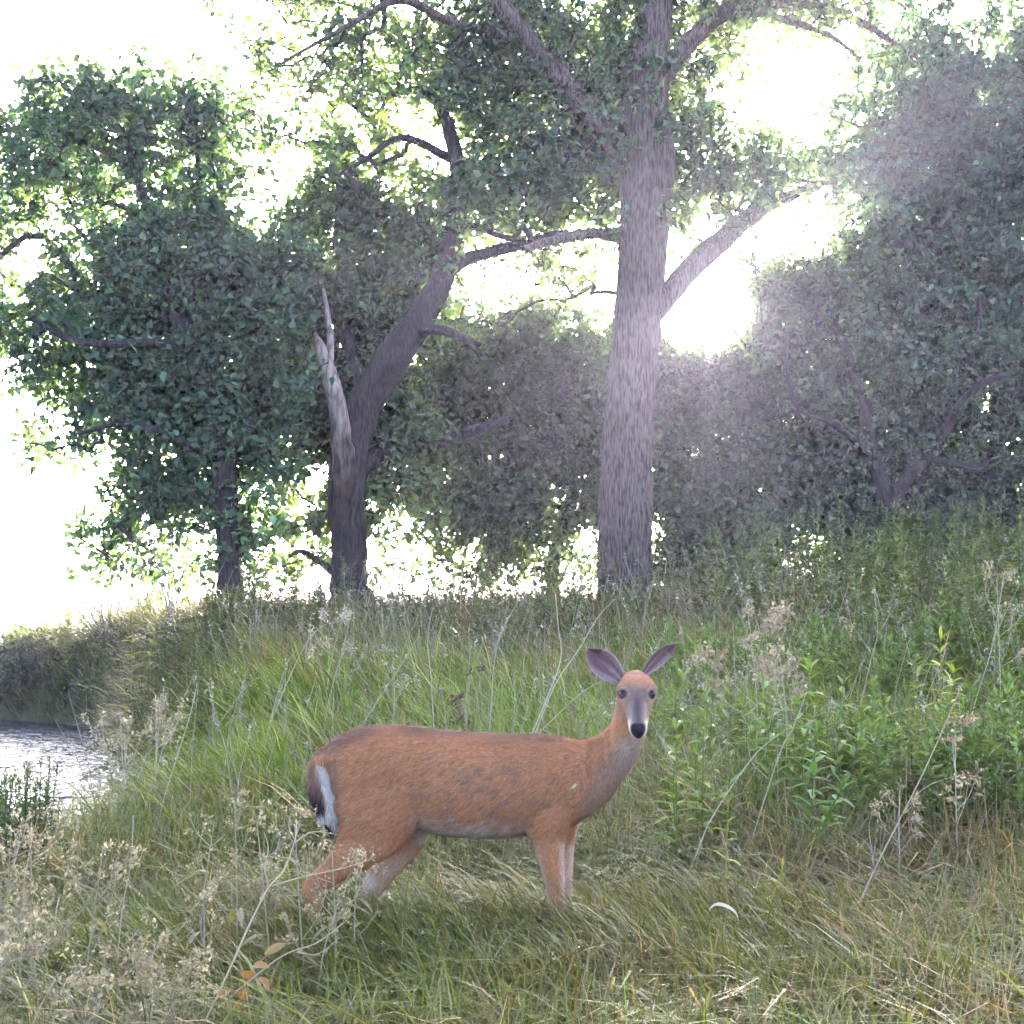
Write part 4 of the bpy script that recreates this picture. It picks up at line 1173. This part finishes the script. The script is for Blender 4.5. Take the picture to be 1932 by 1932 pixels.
# stalks standing behind the doe
g_rng = np.random.default_rng(77)
for j, (lab, rows, side) in enumerate([
    ('thin pale stalk bending over the doe back, behind its neck', [(1005, 1390, 6.3), (1040, 1310, 6.35), (1060, 1240, 6.4), (1052, 1180, 6.4), (1048, 1120, 6.4)], []),
    ('long pale stalk arching right towards the thick trunk foot', [(1010, 1385, 6.4), (1045, 1300, 6.45), (1090, 1225, 6.5), (1130, 1165, 6.5), (1160, 1130, 6.5)], []),
    ('pale stalk slanting up behind the doe left ear', [(1020, 1380, 6.2), (1070, 1330, 6.2), (1120, 1295, 6.2), (1160, 1280, 6.2)], []),
    ('upright thin stalk behind the middle of the doe back', [(812, 1375, 6.6), (815, 1290, 6.6), (808, 1210, 6.6), (815, 1150, 6.6)], []),
    ('slanting thin stalk left of the brown dead flower', [(700, 1340, 7), (750, 1260, 7), (790, 1200, 7)], []),
    ('pale stalk right of the brown dead flower', [(925, 1330, 7), (935, 1250, 7), (955, 1180, 7), (975, 1140, 7)], []),
    ('pale plume-topped grass leaning left on the slope', [(540, 1290, 8.2), (570, 1230, 8.2), (598, 1190, 8.2), (640, 1172, 8.2)], []),
    ('bent straw stem on the green slope left of the doe', [(440, 1330, 7.6), (470, 1290, 7.6), (505, 1275, 7.6)], []),
    ('short bent straw stem above the doe rump', [(520, 1310, 8), (535, 1260, 8), (560, 1225, 8)], []),
    ('dry stem leaning in the grass at the middle left', [(330, 1440, 6.4), (360, 1360, 6.4), (372, 1290, 6.4)], []),
    ('long tan stalk leaning right across the lower right slope', [(1590, 1780, 5.0), (1640, 1660, 5.1), (1690, 1560, 5.2), (1745, 1450, 5.4), (1790, 1350, 5.6), (1815, 1290, 5.7)], [[(1700, 1540, 5.2), (1740, 1490, 5.25), (1790, 1468, 5.3), (1815, 1468, 5.3)], [(1650, 1640, 5.1), (1640, 1560, 5.1), (1655, 1510, 5.1)]]),
    ('grey branching dead stalk at the far right edge', [(1850, 1300, 7.6), (1870, 1220, 7.6), (1885, 1140, 7.6), (1895, 1080, 7.6)], [[(1872, 1210, 7.6), (1900, 1150, 7.6), (1925, 1100, 7.6)], [(1880, 1165, 7.6), (1860, 1120, 7.6), (1865, 1080, 7.6)]]),
    ('grey branching dead stalk beside the yellow-green weed', [(1620, 1340, 7.6), (1640, 1250, 7.6), (1660, 1190, 7.6), (1650, 1120, 7.6)], [[(1645, 1235, 7.6), (1615, 1190, 7.6), (1600, 1180, 7.6)], [(1660, 1190, 7.6), (1690, 1140, 7.6), (1700, 1100, 7.6)]]),
    ('dead stalk lying across the leafy patch right of the doe', [(1440, 1500, 6), (1470, 1420, 6), (1500, 1370, 6), (1520, 1310, 6)], [[(1450, 1470, 6), (1420, 1440, 6), (1410, 1400, 6)]]),
    ('pinkish dead stalk below the leafy patch', [(1385, 1480, 5.8), (1420, 1430, 5.8), (1470, 1385, 5.8)], [])]):
    bare_stalk(lab, rows, r=.0031 if j not in (10,) else .0030, col=(np.array([.36, .27, .17]) if j == 10 else np.array([.50, .41, .26])) * g_rng.uniform(.8, 1.1), side=side, group='bare dry stalks on the slope', heads=((3, .02, .012, SEEDL) if j in (6, 10, 11, 12) else None), seed=j)

# dry flower heads
dry_weed('beige dry flower cluster standing right of the doe ears', 1410, 7.2, 1150, spread=.42, nb=12, seed=201, heads=22, hr=.032, scol=np.array([.42, .35, .21]), group='dry flower heads on the slope', name='dry_flower')
dry_weed('smaller beige dry flower head lower right of the big cluster', 1468, 7.0, 1225, spread=.3, nb=5, seed=202, heads=18, hr=.026, scol=np.array([.40, .33, .20]), group='dry flower heads on the slope', name='dry_flower')
dry_weed('dark brown dead flower standing behind the doe back', 885, 7.4, 1270, spread=.2, nb=6, seed=203, heads=16, hr=.019, scol=np.array([.17, .11, .07]), col=np.array([.3, .22, .15]), group='dry flower heads on the slope', name='dry_flower')
dry_weed('small pale fluffy seed head on the slope above the doe rump', 742, 8.4, 1225, spread=.2, nb=5, seed=204, heads=16, hr=.017, scol=np.array([.42, .37, .26]), group='dry flower heads on the slope', name='dry_flower')
dry_weed('pale tan plume on the crest left of centre', 612, 9.2, 1165, lean=(.12, 0), spread=.35, nb=7, seed=205, heads=16, hr=.026, scol=np.array([.48, .41, .26]), group='dry flower heads on the slope', name='dry_flower')
dry_weed('faint tan plume in the grass by the water', 240, 7.0, 1345, spread=.4, nb=8, seed=206, heads=12, hr=.024, scol=np.array([.42, .36, .2]), group='dry flower heads on the slope', name='dry_flower')
dry_weed('second tan plume right of the one by the water', 300, 7.1, 1330, spread=.4, nb=8, seed=207, heads=12, hr=.024, scol=np.array([.42, .36, .2]), group='dry flower heads on the slope', name='dry_flower')
dry_weed('tan dry head at the far right beyond the yellow-green weed', 1880, 7.9, 1090, spread=.3, nb=7, seed=208, heads=12, hr=.026, scol=np.array([.42, .35, .21]), group='dry flower heads on the slope', name='dry_flower')
dry_weed('tan dry head on the right edge below the leafy weed', 1795, 6.0, 1360, spread=.22, nb=5, seed=209, heads=14, hr=.024, scol=np.array([.45, .34, .2]), group='dry flower heads on the slope', name='dry_flower')
dry_weed('tan dry head low on the right slope', 1690, 5.8, 1480, spread=.22, nb=5, seed=210, heads=12, hr=.02, scol=np.array([.42, .33, .2]), group='dry flower heads on the slope', name='dry_flower')

# green leafy plants right of the doe
LG = 'green leafy weeds right of the deer'
for j, (lab, px, Y, pt, lean, nl, ll, lw, col, single) in enumerate([
    ('yellow-green tall weed with narrow leaves at the right', 1765, 7.0, 1185, (.02, 0), 34, .14, .026, (.20, .27, .05), True),
    ('yellow-green weed shorter and left of the tallest one', 1735, 7.1, 1235, (-.03, 0), 28, .13, .025, (.17, .24, .05), True),
    ('bright green broad-leaved weed in the middle of the leafy patch', 1505, 6.6, 1245, (.05, -.02), 30, .15, .034, (.12, .22, .05), True),
    ('bright green weed left of the leafy patch, under the beige flowers', 1450, 6.7, 1262, (-.04, -.02), 28, .14, .032, (.12, .21, .05), True),
    ('green weed at the right side of the leafy patch', 1565, 6.6, 1270, (.06, 0), 28, .14, .03, (.10, .19, .05), True),
    ('low green weed at the foot of the leafy patch', 1520, 6.1, 1360, (.03, -.04), 24, .14, .036, (.075, .17, .05), True),
    ('green weed touching the doe right ear and cheek', 1275, 6.0, 1255, (.03, 0), 30, .12, .026, (.12, .20, .05), True),
    ('green weed just right of the doe cheek', 1320, 6.1, 1270, (.02, 0), 28, .12, .026, (.11, .19, .05), True),
    ('green weed between the doe and the leafy patch', 1370, 6.3, 1265, (.01, 0), 28, .12, .026, (.11, .18, .05), True),
    ('dark green weed at the right frame edge', 1895, 6.8, 1270, (.02, 0), 28, .13, .028, (.10, .19, .05), True),
    ('dark green weed right of the yellow-green one', 1835, 6.9, 1285, (-.02, 0), 26, .13, .028, (.10, .18, .05), True),
    ('pale green weed between the leafy patch and the yellow-green one', 1640, 6.8, 1275, (.0, 0), 26, .13, .028, (.12, .19, .06), True),
    ('small yellow-green sprig in the turf right of the chest', 1360, 5.3, 1500, (.02, 0), 14, .07, .014, (.22, .28, .06), True),
    ('small yellow sprig lower on the turf', 1420, 5.0, 1625, (.10, 0), 12, .06, .012, (.26, .28, .05), True),
    ('small green sprig at the bottom centre', 930, 4.4, 1790, (.03, 0), 12, .08, .022, (.08, .18, .06), True),
    ('yellow-green bushy weed on the crest at the left', 250, 12.6, 1085, (0, 0), 40, .16, .04, (.24, .27, .09), False),
    ('yellowish leafy weed on the crest left of the leaning tree', 505, 13.2, 1050, (0, 0), 40, .15, .035, (.20, .23, .07), False),
    ('tall pale green weed on the crest beside the spreading tree', 480, 13.0, 1065, (0, 0), 36, .15, .035, (.15, .2, .07), False)]):
    leafy_weed(lab, px, Y, pt, lean, nl, ll, lw, col, 300 + j, single, LG if j < 12 else None, tops=2 if not single or j < 12 else 1)

# bare bushes by the water at the left
def bare_bush(label, px, Y, py_top, seed, n=7, col=np.array([.22, .19, .19]), spread=.5, r=.012):
    g = np.random.default_rng(seed); b = gpos(px, Y); h = at(px, py_top, Y)[2] - b[2]; o = b - np.array([0, 0, .05])
    root = thing('bare_bush', label, 'bush', o, group='bare bushes by the water')
    for i in range(n):
        a = g.uniform(0, 6.28); sp_ = g.uniform(.15, 1) * spread * h
        e = b + np.array([math.cos(a) * sp_, math.sin(a) * sp_, h * g.uniform(.6, 1)])
        st = spline([o, (o + e) / 2 + g.normal(0, .06 * h, 3), e], 12)
        mb = MB(); mb.add(*tube(st, np.linspace(r, r * .25, 12), 5), c=col)
        for _ in range(5):
            p0 = st[g.integers(4, 11)]; d = g.normal(0, 1, 3); d[2] = abs(d[2]) * .7
            e2 = p0 + d * h * .13; mb.add(*tube(np.array([p0, (p0 + e2) / 2 + g.normal(0, .01, 3), e2]), [r * .35, r * .25, r * .12], 4), c=col)
        obj('branch', mb.mesh('branch', True, o), M['stalk'], root)
bare_bush('grey bare bush on the bank against the white sky at the left', 205, 17.2, 1000, 1, 8, spread=.55)
bare_bush('crossed bare branches left of the spreading tree trunk', 345, 14.8, 960, 2, 7, spread=.45)

# leafy bush hanging over the water from the bank
bb = gpos(30, 18.9); bb[2] = float(ground_z(bb[0], bb[1])) - .05
root = thing('overhanging_bush', 'dark leafy bush overhanging the water patch at the left edge', 'bush', bb)
g = np.random.default_rng(9); fol = MB()
for i in range(11):
    e = at(g.uniform(-60, 70), g.uniform(1205, 1320), 17.9 + g.uniform(-.6, .6))
    st = spline([bb, bb * .5 + e * .5 + np.array([0, 0, .18]), e], 14)
    mb = MB(); mb.add(*tube(st, np.linspace(.016, .004, 14), 6), c=(.12, .1, .09)); obj('branch', mb.mesh('branch', True, bb), M['stalk'], root)
    C = st[g.integers(6, 14, 260)] + g.normal(0, .14, (260, 3)) * np.array([1, 1, .8])
    V, Q, c = leaves_np(C, .07, (.045, .06, .032), .3, .1, .3, .6, g); fol.add(V, Q, None, c)
tag(obj('foliage', fol.mesh('foliage', False, bb), M['leaf'], root), kind='stuff')


# ------------------------------------------------------------------ haze volume added for the lens veil and sun glow
zt = 22.0; zb = float(GZ.min()) - 1.0
hv = [(-605, -155, zb), (605, -155, zb), (605, 905, zb), (-605, 905, zb), (-605, -155, zt), (605, -155, zt), (605, 905, zt), (-605, 905, zt)]
hm, nt, out = new_mat('veil_haze')
pv = nt.nodes.new('ShaderNodeVolumePrincipled')
pv.inputs['Color'].default_value = (.72, .69, 1.0, 1)
pv.inputs['Density'].default_value = .0009
pv.inputs['Anisotropy'].default_value = .6
pv.inputs['Density Attribute'].default_value = ''
pv.inputs['Color Attribute'].default_value = ''
pv.inputs['Temperature Attribute'].default_value = ''
hm.cycles.homogeneous_volume = True
nt.links.new(pv.outputs[0], out.inputs['Volume'])
tag(obj('haze', mesh_np('haze', hv, [(0, 3, 2, 1), (4, 5, 6, 7), (0, 1, 5, 4), (1, 2, 6, 5), (2, 3, 7, 6), (3, 0, 4, 7)]), hm), kind='stuff')
